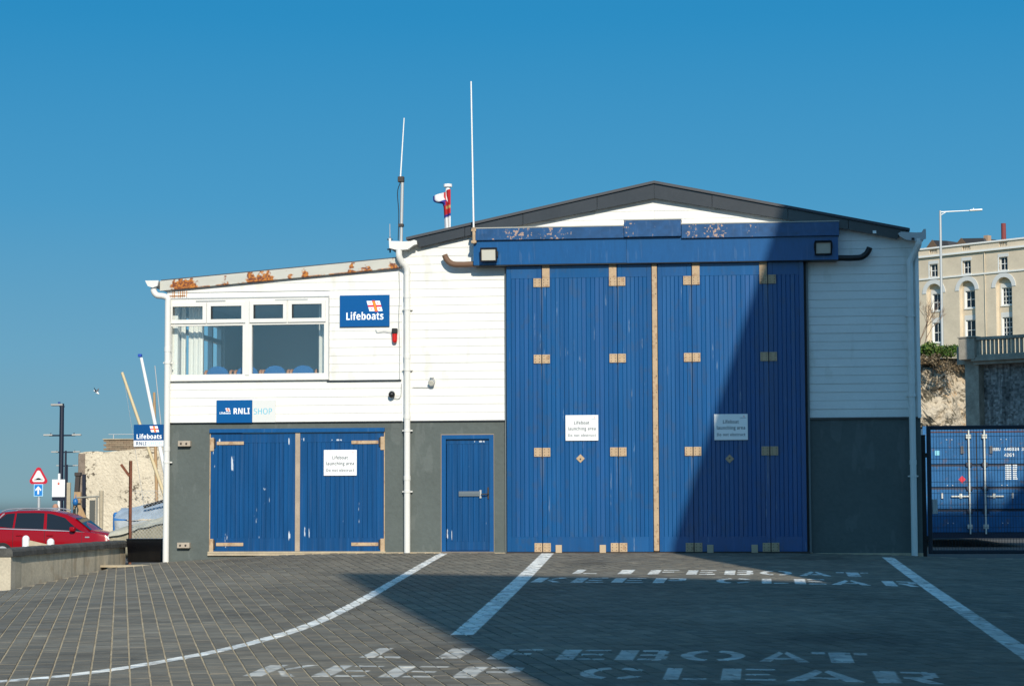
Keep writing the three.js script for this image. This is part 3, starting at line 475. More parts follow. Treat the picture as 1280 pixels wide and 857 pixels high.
{
  const o = thing('shop_sign', 'half blue half white shop sign above the blue double doors', 'sign', [-4.805, 2.545, .03]);
  mesh('panel', box(-.545, .115, -.205, .205, 0, .03, .003), signBlue, o);
  plane(.656, .406, gloss(canvasTex(448, 280, (x, w, h) => { x.fillStyle = '#00528f'; x.fillRect(0, 0, w, h); flagLogo(x, 112, 98, 52, 42); x.fillStyle = '#fff'; fit(x, 'Lifeboats', 38, 172, 142, 38); fit(x, 'RNLI', 208, 172, 214, 102); })), 'sign_face', o, [-.215, 0, .0315]);
  mesh('panel', box(.117, .545, -.2, .2, 0, .026, .003), mat([.74, .74, .73], .4), o);
  plane(.424, .396, gloss(canvasTex(288, 270, (x, w, h) => { x.fillStyle = '#d6d6d3'; x.fillRect(0, 0, w, h); x.fillStyle = '#62b8cf'; fit(x, 'SHOP', 14, 172, 236, 100, ''); })), 'sign_face', o, [.331, 0, .0275]);
}
const launch = canvasTex(512, 400, (x, w, h) => { x.fillStyle = '#f2f2f0'; x.fillRect(0, 0, w, h); x.fillStyle = '#4a5058'; fit(x, 'Lifeboat', 128, 145, 250, 74); fit(x, 'launching area', 34, 238, 444, 74); x.fillStyle = '#5c6268'; fit(x, 'Do not obstruct', 34, 340, 444, 62); flagLogo(x, 440, 26, 26, 22); x.fillStyle = '#7d8894'; fit(x, 'Lifeboats', 396, 66, 90, 22); });
const LG = 'launching area notices';
board('notice', 'white launching area notice on the blue double doors of the low wing', 'notice', -3.08, 1.61, .60, .46, .002, launch, M.whitePlain, LG);
board('notice', 'white launching area notice on the folding door beside the entrance door', 'notice', 1.29, 2.195, .58, .45, .187, launch, M.whitePlain, LG);
board('notice', 'white launching area notice on the folding door next to the plain grey wall', 'notice', 3.91, 2.19, .585, .455, .187, launch, M.whitePlain, LG);
{ // projecting sign on the end wall
  const o = thing('projecting_sign', 'blue and white Lifeboats shop sign jutting out from the end wall', 'sign', [-6.3, 2.14, -.42]);
  mesh('panel', box(-.72, -.14, -.205, .2, -.02, .02, .003), signBlue, o);
  mesh('bracket', [box(-.17, 0, .16, .2, -.012, .012), box(-.17, 0, -.2, -.16, -.012, .012)], M.navy, o);
  plane(.576, .4, gloss(canvasTex(580, 400, (x, w, h) => { x.fillStyle = '#044883'; x.fillRect(0, 0, w, h); flagLogo(x, 300, 30, 150, 110); x.fillStyle = '#fff'; fit(x, 'Lifeboats', 46, 262, 488, 118); x.fillStyle = '#eef0f0'; x.fillRect(0, 292, w, 108); x.fillStyle = '#20406a'; fit(x, 'RNLI', 40, 378, 208, 90); x.fillStyle = '#9ed3dd'; fit(x, 'SHOP', 268, 378, 270, 90, ''); })), 'sign_face', o, [-.43, 0, .0215]);
}
function floodlight(x, y, tilt, label) {
  const o = thing('floodlight', label, 'floodlight', [x, y, .3], 0, 'floodlights on the door header');
  const h = mesh('housing', [rot(box(-.15, .15, -.125, .125, .045, .10, .02), tilt, 0, 0), rot(extrude([[-.15, -.125], [.15, -.125], [.15, .125], [-.15, .125]], .10, .125, [[[-.125, -.1], [.125, -.1], [.125, .1], [-.125, .1]]]), tilt, 0, 0)], M.blackGloss, o);
  mesh('lens', rot(box(-.125, .125, -.1, .1, .1, .106), tilt, 0, 0), mat([.55, .54, .47], .2), h); mesh('bracket', [box(-.16, -.145, -.05, .05, 0, .09), box(.145, .16, -.05, .05, 0, .09), box(-.16, .16, -.05, .05, 0, .012)], M.black, o);
}
floodlight(-.335, 5.285, .12, 'black floodlight at the weathered end of the header, by the tall thin aerial');
floodlight(5.55, 5.335, .42, 'black floodlight at the shaded end of the header, over the plain boarding');
{
  let o = thing('alarm_beacon', 'small red and black alarm beacon below the blue wall sign', 'alarm', [-2.08, 3.88, .03]);
  mesh('base', box(-.05, .05, .03, .13, 0, .09, .015), M.black, o); mesh('lens', [cyl([0, -.09, .05], [0, .03, .05], .045, .05, 14), mv(new THREE.SphereGeometry(.045, 12, 8), 0, -.09, .05)].map(g => g.index ? metric(g) : g), mat([.55, .012, .01], .3), o); mesh('cable', tube([[-.05, .06, .02], [-.2, .08, .01], [-.33, .07, .01], [-.35, .12, .01]], .006, 5), M.galv, o);
  o = thing('security_camera', 'small black dome camera on the low wing wall', 'camera', [-2.13, 2.82, .03]);
  mesh('housing', metric(mv(new THREE.SphereGeometry(.06, 14, 10), 0, 0, .07)), M.black, o); mesh('base', cyl([0, .03, 0], [0, .03, .06], .045, .05, 12), M.galv, o); mesh('cable', tube([[.03, -.04, .03], [.09, -.07, .01], [.14, -.05, .01], [.16, .03, .01], [.165, .2, .01]], .006, 5), M.galv, o);
  o = thing('bulkhead_lamp', 'small round bulkhead lamp on white boards above the entrance door', 'lamp', [-1.40, 3.05, .03]);
  mesh('housing', cyl([0, 0, 0], [-.01, -.03, .09], .05, .062, 14), M.galv, o); mesh('lens', cyl([-.01, -.03, .09], [-.012, -.035, .1], .052, .048, 14), mat([.62, .60, .52], .25), o); mesh('cap', box(-.04, .03, .06, .1, 0, .05, .01), M.pvc, o); mesh('cable', tube([[-.03, -.06, .02], [-.08, -.1, .01], [-.2, -.1, .01], [-.36, -.1, .01]], .005, 5), M.galv, o);
  // aerials
  o = thing('aerial_mast', 'white whip aerial on a clamped pipe beside the gutter', 'aerial', [-1.98, 5.3, .02]);
  mesh('pipe', cyl([0, 0, 0], [.03, 1.46, 0], .03, .03, 10), M.galv, o); mesh('clamp', [box(-.05, .06, 1.36, 1.46, -.05, .05, .01), box(-.04, .05, .55, .6, -.05, .05)], M.steelDark, o); mesh('whip', cyl([-.01, 1.4, 0], [.06, 2.53, 0], .014, .010, 8), M.whitePlain, o); mesh('cable', tube([[.0, 1.35, .04], [-.05, 1.2, .04], [-.03, .8, .04], [-.04, .3, .04]], .008, 5), M.black, o);
  o = thing('whip_aerial', 'tall thin white whip aerial standing at the header end', 'aerial', [-.605, 5.53, .36]);
  mesh('whip', cyl([0, 0, 0], [-.045, 2.87, 0], .017, .013, 8), M.whitePlain, o); mesh('bracket', [box(-.045, .045, -.04, .0, -.08, .03), box(-.04, .04, .17, .21, -.08, .03), cyl([0, -.05, 0], [0, .24, 0], .03, .03, 8)], M.tan, o);
  o = thing('stub_aerial', 'short thin aerial clamped outside the gutter end', 'aerial', [-2.17, 5.3, .05]);
  mesh('rod', cyl([0, .1, 0], [-.005, .6, 0], .009, .007, 6), M.galv, o); mesh('clamp', [box(-.05, .22, .13, .15, -.02, .02), box(-.05, .04, .31, .33, -.02, .02), cyl([0, .08, 0], [0, .36, 0], .015, .015, 6)], M.navy, o);
  // limp ensign on its staff behind the roof
  o = thing('flagpole', 'white flagpole behind the roof slope', 'flagpole', [-2.0, 5.0, -6]);
  mesh('pole', cyl([0, 0, 0], [0, 2.47, 0], .055, .05, 12), M.whitePlain, o); mesh('truck', cyl([0, 2.46, 0], [0, 2.52, 0], .09, .09, 16), M.whitePlain, o);
  const nu = 26, nv = 34, pos = [], col = [], idx = [];
  for (let j = 0; j <= nv; j++) for (let i = 0; i <= nu; i++) {
    const u = i / nu, v = j / nv, y = 2.40 - v * .98 - u * u * .05, wob = Math.sin(u * 9 + v * 2.2) * .07 * u;
    const out = (v < .26 ? .20 * sstep(.26, .08, v) : 0) * u * u; const wrap = .085 - .03 * v;
    pos.push(.075 - .15 * u * (v < .3 ? 1 : 1 - .25 * v) - wrap * .3 * Math.sin(u * 7) - out * 1.0, y - (v < .3 ? .10 * u * u * sstep(.3, .1, v) : 0), .085 + wob * (1 - v * .5) + .03 * Math.cos(u * 7));
    const white = [.72, .72, .72], red = [.42, .012, .018], blue = [.02, .025, .22];
    const c = v > .57 ? white : v > .51 ? blue : v < .22 && u > .62 ? (u > .93 || v > .17 ? blue : white) : v > .2 && v < .3 && u > .8 ? blue : Math.abs(v - .36) < .035 && u < .8 ? [.45, .30, .12] : red; col.push(...c);
  }
  for (let j = 0; j < nv; j++) for (let i = 0; i < nu; i++) { const a = j * (nu + 1) + i; idx.push(a, a + nu + 1, a + 1, a + 1, a + nu + 1, a + nu + 2); }
  const g = new THREE.BufferGeometry(); g.setAttribute('position', new THREE.Float32BufferAttribute(pos, 3)); g.setAttribute('color', new THREE.Float32BufferAttribute(col, 3)); g.setIndex(idx); g.computeVertexNormals();
  const fl = new THREE.Mesh(g, new THREE.MeshStandardMaterial({ vertexColors: true, roughness: .9, side: THREE.DoubleSide })); fl.name = 'limp_flag'; fl.position.set(-2.0, 5.0, -6); fl.castShadow = fl.receiveShadow = true; scene.add(fl); tag(fl, 'limp red, white and blue flag hanging round the flagpole', 'flag');
  // curtains and armchairs inside the long window
  const drape = (x0, x1, label) => { const p = [], n = 24; for (let i = 0; i <= n; i++) { const t = i / n; p.push([mix(x0, x1, t), -.33 + Math.sin(t * Math.PI * 2 * (x1 - x0) / .09) * .018]); } const q = p.slice().reverse().map(a => [a[0], a[1] - .004]); const gg = extrude([...p, ...q], 0, 1.75); gg.rotateX(Math.PI / 2); mv(gg, 0, 4.62, 0); const pp = gg.attributes.position; for (let i = 0; i < pp.count; i++) pp.setZ(i, pp.getZ(i)); const m = mesh('curtain', gg, mat([.74, .74, .70], .9)); tag(m, label, 'curtain', 'pale curtains inside the long window'); };
  drape(-5.98, -5.70, 'wide pale curtain inside the long window, next to a narrow one'); drape(-6.12, -6.04, 'narrow pale curtain at the window end by the eaves pipe'); drape(-3.55, -3.40, 'pale curtain at the window end by the blue wall sign');
  const ch = thing('armchair', 'blue armchair with wooden arms beside the wide pale curtain', 'chair', [-5.53, 2.5, -.75], 0, 'blue armchairs behind the long window');
  const blueCloth = mat([.015, .115, .34], .9), oak = mat([.42, .19, .08], .5);
  mesh('seat', box(-.2, .2, .38, .5, -.5, 0, .04), blueCloth, ch);
  mesh('backrest', extrude([[-.2, .35], [.2, .35], [.2, .78], [.17, .85], [.1, .90], [0, .92], [-.1, .90], [-.17, .85], [-.2, .78]], -.03, .05), blueCloth, ch);
  for (const s of [-1, 1]) { mesh('arm', [tube([[s * .235, 0, .02], [s * .24, .65, .03], [s * .235, .81, -.0], [s * .235, .83, -.12], [s * .235, .81, -.5]], .028, 8, 26), cyl([s * .235, 0, -.48], [s * .235, .80, -.48], .022)], oak, ch); }
  for (const [x, l] of [[-4.97, 'blue armchair partly hidden by the middle bar of the long window'], [-4.45, 'blue armchair between the window middle bar and the chair by the sign'], [-3.92, 'blue armchair beside the curtain at the wall sign end']]) copy(ch, [x, 2.5, -.75], 0, l);
}

// ---------------------------------------------------------------- beside the low wing: wall, crate, road, car, signs
{
  const L = thing('concrete_wall', 'low stained concrete wall with dark rounded coping blocks', 'wall', [-6.74, 0, 7.2], Math.atan2(-.0763, -1));   // local z runs away from the camera, towards the boathouse
  const stain = tex(1024, 128, (u, v) => {
    const x = u * 8, y = v * .95, n = fbm(x * 3, y * 3, 131, 5), f = fbm(x * 40, y * 30, 133, 3), st9 = fbm(x * 9, y * .8, 135, 4), k = 1 + (n - .5) * .35 + (f - .5) * .3;
    let c = [.62 * k, .53 * k, .385 * k]; const d = sstep(.55, .72, st9) * .45 * sstep(.1, .5, u) ; const mo = sstep(.55, .72, fbm(x * 5, y * 6, 137, 4)) * sstep(.55, .25, v) * .6, or = sstep(.55, .7, fbm(x * 4, y * 5, 139, 4)) * .35;
    c = c.map((w, i) => mix(w, [.20, .185, .14][i], d)); c = c.map((w, i) => mix(w, [.12, .12, .05][i], mo)); c = c.map((w, i) => mix(w, [.42, .29, .16][i], or)); return c;
  }, { repeat: [1 / 8, 1 / .95], offset: [0, .79] });
  const wm = mat([1, 1, 1], .92, { map: stain, bumpMap: bumpTex(40, 141, 1), bumpScale: .004 });
  mesh('pier', box(-.13, .13, -.75, .105, -.0, .26, .006), mat([1, 1, 1], .9, { map: grainTex([.50, .44, .335], { seed: 143, tile: 1.2, coarse: .12, fine: .16 }) }), L);
  mesh('pier', box(-.125, .125, -.75, .103, .262, .60, .004), mat([1, 1, 1], .9, { map: grainTex([.44, .385, .285], { seed: 144, tile: 1.2, coarse: .12, fine: .16 }) }), L);
  mesh('wall_body', box(-.115, .115, -1.1, .1, .602, 7.85), wm, L);
  const R = rng(5), cm = [.055, .065, .08].map((v, i) => mat([1, 1, 1], .85, { map: grainTex([v * 1.02, v, v * .9], { seed: 151 + i, tile: .6, coarse: .4, fine: .3 }) }));
  let z = -.03; while (z < 7.8) { const w = z < 0 ? .3 : .215, g = extrude([[-.16, .102], [.16, .102], [.16, .17], [.14, .205], [.10, .22], [-.10, .22], [-.14, .205], [-.16, .17]], z + .004, Math.min(7.85, z + w) - .004); mv(g, 0, (R() - .5) * .008, 0); mesh('coping_block', g, cm[Math.floor(R() * 3)], L); z += w; }
  const cr = thing('black_crate', 'black plastic crate between the low wall and the boathouse corner', 'crate', [-6.83, -.18, -.55]);
  mesh('body', extrude([[-.3, 0], [.31, 0], [.325, .43], [-.33, .41]], -.35, .05), mat([.003, .003, .004], .12), cr); mesh('rim', box(-.34, .335, .40, .435, -.37, .07, .01), mat([.004, .004, .005], .15), cr);
  const sl = thing('paving_slab', 'broken pale concrete slab lying in front of the low wall', 'slab', [-7.35 + .55, -.225, .55]); mesh('slab', extrude([[-.45, -.25], [.1, -.3], [.55, -.2], [.3, .1], [-.4, .2]], 0, .035).rotateX(-Math.PI / 2), M.concrete, sl); sl.position.set(-6.75, terrain(-6.75, 1.1) + .05, 1.1);
  // white bollards with a rail
  for (const [x, zz, l] of [[-12.52, -10.36, 'white round-topped bollard holding one end of a low rail, behind the concrete wall'], [-11.95, -10.43, 'shorter white bollard at the low end of a rail, behind the concrete wall']]) {
    const b = thing('bollard', l, 'bollard', [x, -.92, zz], 0, 'white bollards behind the concrete wall'); const h = x < -12.2 ? 1.03 : .96; mesh('post', [cyl([0, 0, 0], [0, h, 0], .085, .085, 14)], M.whitePlain, b); mesh('dome', metric(mv(new THREE.SphereGeometry(.085, 14, 8, 0, 7, 0, Math.PI / 2), 0, h, 0)), M.whitePlain, b);
  }
  const rl = mesh('rail', bar([-12.45, -.02, -10.37], [-12.02, -.12, -10.42], .2, .06), M.concrete); tag(rl, 'short pale rail sloping between two white bollards', 'rail');
  for (let i = 0; i < 3; i++) { const s = mesh('kerb_stone', box(-7.7 + i * .02, -7.0, -.93 + i * .17, -.80 + i * .17, 6.6 - i * .02, 7.4, .02), [M.concrete, M.fascia, M.concrete][i]); tag(s, ['pale kerb stone lying lowest under the wall end', 'dark kerb stone between two pale ones by the wall end', 'pale kerb stone on top of the stack by the wall end'][i], 'kerb stone', 'stacked kerb stones at the wall end'); }
}
// ---------------------------------------------------------------- red car
{
  const car = thing('parked_car', 'glossy red five-door car parked behind the concrete wall', 'car', [-17.36, -.9, -26.95], 0);
  const red = new THREE.MeshPhysicalMaterial({ roughness: .2, clearcoat: .25, clearcoatRoughness: .03, specularIntensity: .5 }); red.color.setRGB(.27, .001, .006);
  // stations along the length: x, bottom, sill, belt height, roof height, half widths at sill, belt and roof
  const S = [[-2.24, .42, .55, .86, .92, .70, .74, .70], [-2.18, .30, .48, .98, 1.06, .80, .82, .74], [-2.06, .26, .42, 1.06, 1.30, .86, .87, .64], [-1.86, .24, .38, 1.08, 1.52, .90, .89, .62], [-1.50, .22, .36, 1.07, 1.63, .92, .905, .625], [-1.0, .22, .36, 1.05, 1.675, .925, .915, .635], [-.4, .22, .36, 1.03, 1.68, .925, .92, .64], [.1, .22, .36, 1.01, 1.655, .925, .92, .63], [.5, .22, .36, 1.0, 1.56, .925, .915, .61], [.8, .22, .36, .99, 1.42, .925, .91, .60], [1.08, .22, .36, .98, 1.24, .925, .905, .60], [1.32, .22, .37, .97, 1.06, .92, .90, .62], [1.6, .23, .38, .94, 1.01, .91, .88, .62], [1.9, .24, .40, .88, .95, .87, .83, .58], [2.1, .26, .42, .78, .85, .79, .74, .52], [2.22, .32, .46, .66, .72, .64, .60, .45], [2.26, .42, .52, .60, .62, .5, .46, .4]];
  const at = (x) => { let k = 0; while (k < S.length - 2 && S[k + 1][0] < x) k++; const t = clamp((x - S[k][0]) / (S[k + 1][0] - S[k][0])), e = t; return S[k].map((v, i) => mix(v, S[k + 1][i], e)); };
  const prof = (x, t) => {                                 // t: 0 underside .. 1 roof middle, one side
    const [, yb, ys, yl, yr, ws, wl, wr] = at(x);
    const P = [[0, yb], [ws * .8, yb], [ws, ys], [ws * 1.01, mix(ys, yl, .55)], [wl, yl], [wl - .02, yl + .015], [mix(wl - .02, wr, .5), mix(yl + .015, yr - .05, .52)], [wr, yr - .06], [wr * .82, yr - .015], [0, yr]];
    const f = t * (P.length - 1), k = Math.min(P.length - 2, Math.floor(f)), u = f - k; return [mix(P[k][0], P[k + 1][0], u), mix(P[k][1], P[k + 1][1], u)];
  };
  const pos = [], idx = [], nx = 60, nt = 36, T = i => { const t = i / nt; return t; };
  for (let i = 0; i <= nx; i++) { const x = mix(-2.24, 2.26, i / nx); for (let j = 0; j <= 2 * nt; j++) { const s = j <= nt ? 1 : -1, t = j <= nt ? T(j) : T(2 * nt - j), [w, y] = prof(x, t); pos.push(x, y, s * w); } }
  const row = 2 * nt + 1; for (let i = 0; i < nx; i++) for (let j = 0; j < 2 * nt; j++) { const a = i * row + j; idx.push(a, a + row, a + 1, a + 1, a + row, a + row + 1); }
  for (const i of [0, nx]) for (let j = 1; j < 2 * nt - 1; j++) { const a = i * row; idx.push(a, a + j, a + j + 1); }
  let g = new THREE.BufferGeometry(); g.setAttribute('position', new THREE.Float32BufferAttribute(pos, 3)); g.setIndex(idx); g.computeVertexNormals();
  const body = mesh('body', metric(g), red, car);
  const patch = (poly, off, m, name, par = car) => {        // a panel lying on the side skin; corners given as x and t
    const P = [], I = [], n = 12, [a, b, c, d] = poly;
    for (let i = 0; i <= n; i++) for (let j = 0; j <= n; j++) { const u = i / n, v = j / n, x = mix(mix(a[0], b[0], u), mix(d[0], c[0], u), v), t = mix(mix(a[1], b[1], u), mix(d[1], c[1], u), v), [w, y] = prof(x, t); P.push(x, y, w + off); }
    for (let i = 0; i < n; i++) for (let j = 0; j < n; j++) { const q = i * (n + 1) + j; I.push(q, q + n + 1, q + 1, q + 1, q + n + 1, q + n + 2); }
    const o = new THREE.BufferGeometry(); o.setAttribute('position', new THREE.Float32BufferAttribute(P, 3)); o.setIndex(I); o.computeVertexNormals(); return mesh(name, metric(o), m, par);
  };
  const lo = .575, hi = .765, trim = mat([.5, .5, .5], .3, { metalness: .6 });
  patch([[-1.80, .60], [-1.08, .575], [-1.08, hi], [-1.36, hi]], .012, M.darkGlass, 'quarter_window'); patch([[-1.02, lo], [-.10, lo], [-.14, hi], [-1.02, hi]], .012, M.darkGlass, 'door_window'); patch([[-.0, lo], [1.16, lo], [.52, .745], [-.06, hi]], .012, M.darkGlass, 'door_window');
  patch([[-1.85, .56], [1.2, .56], [1.2, .571], [-1.85, .571]], .016, trim, 'window_trim');
  patch([[-1.92, .57], [-1.82, .58], [-1.40, .775], [-1.46, .775]], .014, trim, 'window_trim');
  for (const x of [-1.05, -.05, 1.13]) patch([[x - .006, .25], [x + .006, .25], [x + .006, .55], [x - .006, .55]], .003, M.black, 'door_gap');
  for (const x of [-.85, .12]) mesh('door_handle', [mv(box(-.1, .1, -.018, .018, 0, .035, .012), x, .90, .925)], red, car);
  mesh('mirror', [mv(box(-.09, .09, -.07, .08, 0, .2, .05), .86, 1.08, .9)], red, car);
  for (const s of [-1, 1]) mesh('roof_rail', tube([[-1.55, 1.62, s * .56], [-1.35, 1.69, s * .56], [-.6, 1.725, s * .56], [.1, 1.70, s * .56], [.3, 1.65, s * .56]], .018, 8, 40), trim, car);
  mesh('rear_window', extrude([[-.55, 1.1], [.55, 1.1], [.48, 1.5], [-.48, 1.5]], 0, .01).rotateY(-Math.PI / 2).translate(-2.09, 0, 0), M.darkGlass, car);
  mesh('tail_lamp', [mv(box(-.16, .12, -.1, .12, 0, .06, .03), -2.06, .96, .80)], mat([.4, .01, .01], .2), car);
  mesh('headlight', [mv(box(-.2, .16, -.06, .07, 0, .06, .03), 1.94, .80, .78)], mat([.75, .78, .80], .1), car);
  mesh('windscreen', extrude([[-.62, 0], [.62, 0], [.55, .62], [-.55, .62]], 0, .01).rotateY(Math.PI / 2).rotateZ(.92).translate(1.3, 1.05, 0), M.darkGlass, car);
  mesh('badge', [mv(box(-.07, .07, -.02, .02, 0, .01, .004), 1.3, .84, .925)], trim, car);
  for (const x of [-1.38, 1.36]) for (const s of [-1, 1]) { const w = mesh('tyre', cyl([x, .34, s * .74], [x, .34, s * .94], .34, .34, 28), M.rubber, car); mesh('rim', cyl([x, .34, s * .93], [x, .34, s * .95], .24, .22, 20), M.galv, w); }
}
// ---------------------------------------------------------------- road signs, street lamps
{
  let o = thing('road_sign', 'red triangular hump warning sign above a blue arrow sign on one pole', 'road sign', [-20.2, -.92, -33.6]);
  mesh('pole', cyl([0, 0, 0], [0, 3.1, 0], .05, .05, 12), M.galv, o);
  const tri = (r, z0, z1, name, m) => { const p = []; for (let k = 0; k < 3; k++) for (const d of [-.22, 0, .22]) { const a = Math.PI / 2 + k * 2 * Math.PI / 3 + d; const rr = r * (d ? .97 : 1) * .98; p.push([Math.cos(a) * rr * (d ? .94 : .97), Math.sin(a) * rr * (d ? .94 : .97)]); } return mesh(name, mv(extrude(p, z0, z1), 0, 2.80, 0), m, o); };
  tri(.37, .055, .07, 'sign_plate', mat([.52, .01, .03], .4)); tri(.255, .072, .076, 'sign_face', mat([.74, .73, .70], .4));
  mesh('hump_symbol', mv(extrude([[-.16, -.085], [.16, -.085], [.15, -.07], [.09, -.06], [.06, -.03], [0, -.015], [-.06, -.03], [-.09, -.06], [-.15, -.07]], .078, .081), 0, 2.80, 0), M.black, o);
  mesh('arrow_plate', box(-.165, .165, 2.15, 2.58, .055, .07, .02), mat([.35, .62, .82], .4), o); mesh('arrow_face', box(-.135, .135, 2.18, 2.55, .071, .074), mat([.01, .19, .55], .4), o);
  mesh('arrow_symbol', mv(extrude([[-.03, -.14], [.03, -.14], [.03, .03], [.09, -.03], [.11, .02], [0, .14], [-.11, .02], [-.09, -.03], [-.03, .03]], .076, .079), 0, 2.365, 0), mat([.8, .82, .84], .4), o);
  o = thing('information_sign', 'white notice with a navy foot strip on a short post', 'sign', [-18.87, -.92, -31.7]);
  mesh('post', [cyl([0, 0, -.03], [0, 2.9, -.03], .045, .045, 10)], M.whitePlain, o); mesh('panel', box(-.22, .22, 2.12, 2.70, .02, .035, .004), M.whitePlain, o); mesh('foot_strip', box(-.215, .20, 2.0, 2.118, .02, .035, .01), M.navy, o);
  plane(.43, .57, gloss(canvasTex(300, 400, (x, w, h) => { x.fillStyle = '#eceded'; x.fillRect(0, 0, w, h); x.fillStyle = '#c9553f'; x.fillRect(130, 60, 46, 60); x.fillStyle = '#e9b5a4'; x.fillRect(140, 66, 16, 20); x.fillStyle = '#a6abae'; const R = rng(3); for (let y = 28; y < 372; y += 25) { if (y > 50 && y < 130) continue; const a = 26 + R() * 40; for (let q = a; q < 274 - R() * 40; q += 22) x.fillRect(q, y, 8 + R() * 10, 7); } })), 'sign_face', o, [0, 2.41, .037]);
  o = mesh('post', box(-18.6, -18.48, -.95, 1.68, -31.8, -31.72), M.concrete); tag(o, 'pale square post between the street lamp and the leaning dark post', 'post');
  const LG = 'dark street lamps receding along the seafront';
  o = thing('street_lamp', 'thick dark street lamp column with one lantern on a side bracket', 'street lamp', [-24.54, -.92, -48.98], 0, LG);
  mesh('column', [cyl([0, 0, 0], [0, 1.6, 0], .14, .13, 14), cyl([0, 1.6, 0], [0, 6.1, 0], .105, .09, 14)], M.navy, o); mesh('lantern', [mv(box(-.5, .02, -.05, .04, -.12, .12, .03), .04, 6.05, 0)], mat([.35, .33, .30], .5), o); mesh('sensor', cyl([-.12, 6.09, 0], [-.12, 6.17, 0], .05, .05, 10), mat([.02, .06, .25], .5), o); mesh('bracket', box(-.09, .1, 5.95, 6.0, -.06, .06), M.navy, o);
  for (const [x, z, h, label] of [[-37.1, -86.9, 6.12, 'double-armed street lamp just behind the thick single lamp'], [-49.4, -124.8, 6.14, 'double-armed street lamp, second of the row beyond the thick lamp'], [-66.9, -178.3, 6.18, 'smallest double-armed street lamp, farthest along the row']]) {
    o = thing('street_lamp', label, 'street lamp', [x, -.92, z], 0, LG);
    mesh('column', [cyl([0, 0, 0], [0, 1.6, 0], .13, .12, 12), cyl([0, 1.6, 0], [0, h + .1, 0], .10, .08, 12)], M.navy, o); mesh('arm', cyl([-.8, h - .02, 0], [.8, h - .02, 0], .045, .045, 8), M.navy, o);
    for (const s of [-1, 1]) { mesh('lantern', [mv(box(-.28, .28, -.05, .05, -.1, .1, .03), s * .88, h + .01, 0)], mat([.42, .40, .36], .5), o); mesh('sensor', cyl([s * .72, h + .05, 0], [s * .72, h + .12, 0], .04, .04, 8), M.navy, o); }
  }
  // person behind the car
  const joints = [];
  const cap = (a, b, ra, rb) => joints.push([V(...a), V(...b), ra, rb]);
  cap([0, .98, 0], [0, 1.40, 0], .15, .17); cap([0, 1.40, 0], [0, 1.52, .01], .07, .065); for (const s of [-1, 1]) { cap([s * .09, .95, 0], [s * .1, .5, .02], .09, .06); cap([s * .1, .5, .02], [s * .1, .07, -.02], .06, .042); cap([s * .1, .05, -.02], [s * .11, .04, .14], .045, .035); cap([s * .18, 1.38, 0], [s * .24, 1.1, -.01], .055, .045); cap([s * .24, 1.1, -.01], [s * .22, .85, .08], .044, .034); cap([s * .22, .85, .08], [s * .215, .74, .11], .036, .022); }
  cap([0, 1.62, .015], [0, 1.70, 0], .082, .09); cap([0, 1.59, .05], [0, 1.60, .06], .05, .045); cap([0, 1.64, .10], [0, 1.62, .115], .016, .018); for (const s of [-1, 1]) cap([s * .09, 1.66, 0], [s * .095, 1.63, -.005], .018, .012);
  const dist = (p) => { let d = 1; for (const [a, b, ra, rb] of joints) { const ab = b.clone().sub(a), t = clamp(p.clone().sub(a).dot(ab) / ab.lengthSq()), e = p.distanceTo(a.clone().addScaledVector(ab, t)) - mix(ra, rb, t), k = .03, h = clamp(.5 + .5 * (d - e) / k); d = mix(d, e, h) - k * h * (1 - h); } return d; };
  const N = 56, mc = new MarchingCubes(N, new THREE.MeshBasicMaterial(), false, false, 60000); mc.isolation = 0;
  for (let k = 0; k < N; k++) for (let j = 0; j < N; j++) for (let i = 0; i < N; i++) { const p = V((i / N * 2 - 1) * .95, (j / N * 2 - 1) * .95 + .9, (k / N * 2 - 1) * .95); mc.field[i + j * N + k * N * N] = -dist(p); }
  mc.update(); const cnt = mc.count, pg = new THREE.BufferGeometry(), pa = new Float32Array(cnt * 3), na = new Float32Array(cnt * 3), ca = new Float32Array(cnt * 3);
  for (let i = 0; i < cnt; i++) { const y = mc.positionArray[i * 3 + 1] * .95 + .9, z = mc.positionArray[i * 3 + 2] * .95; pa.set([mc.positionArray[i * 3] * .95, y, z], i * 3); na.set([mc.normalArray[i * 3], mc.normalArray[i * 3 + 1], mc.normalArray[i * 3 + 2]], i * 3); const c = y > 1.5 ? (y > 1.72 && z < .03 || z < -.03 ? [.20, .19, .18] : [.42, .22, .14]) : y > .92 ? [.03, .035, .05] : y < .09 ? [.02, .02, .02] : [.04, .05, .08]; ca.set(c, i * 3); }
  pg.setAttribute('position', new THREE.BufferAttribute(pa, 3)); pg.setAttribute('normal', new THREE.BufferAttribute(na, 3)); pg.setAttribute('color', new THREE.BufferAttribute(ca, 3));
  const per = new THREE.Mesh(pg, new THREE.MeshStandardMaterial({ vertexColors: true, roughness: .8 })); per.name = 'person'; per.position.set(-18.84, -.92, -31.3); per.rotation.y = .5; per.scale.setScalar(1.06); scene.add(per); tag(per, 'person with short grey hair in dark clothes standing behind the red car', 'person');
}
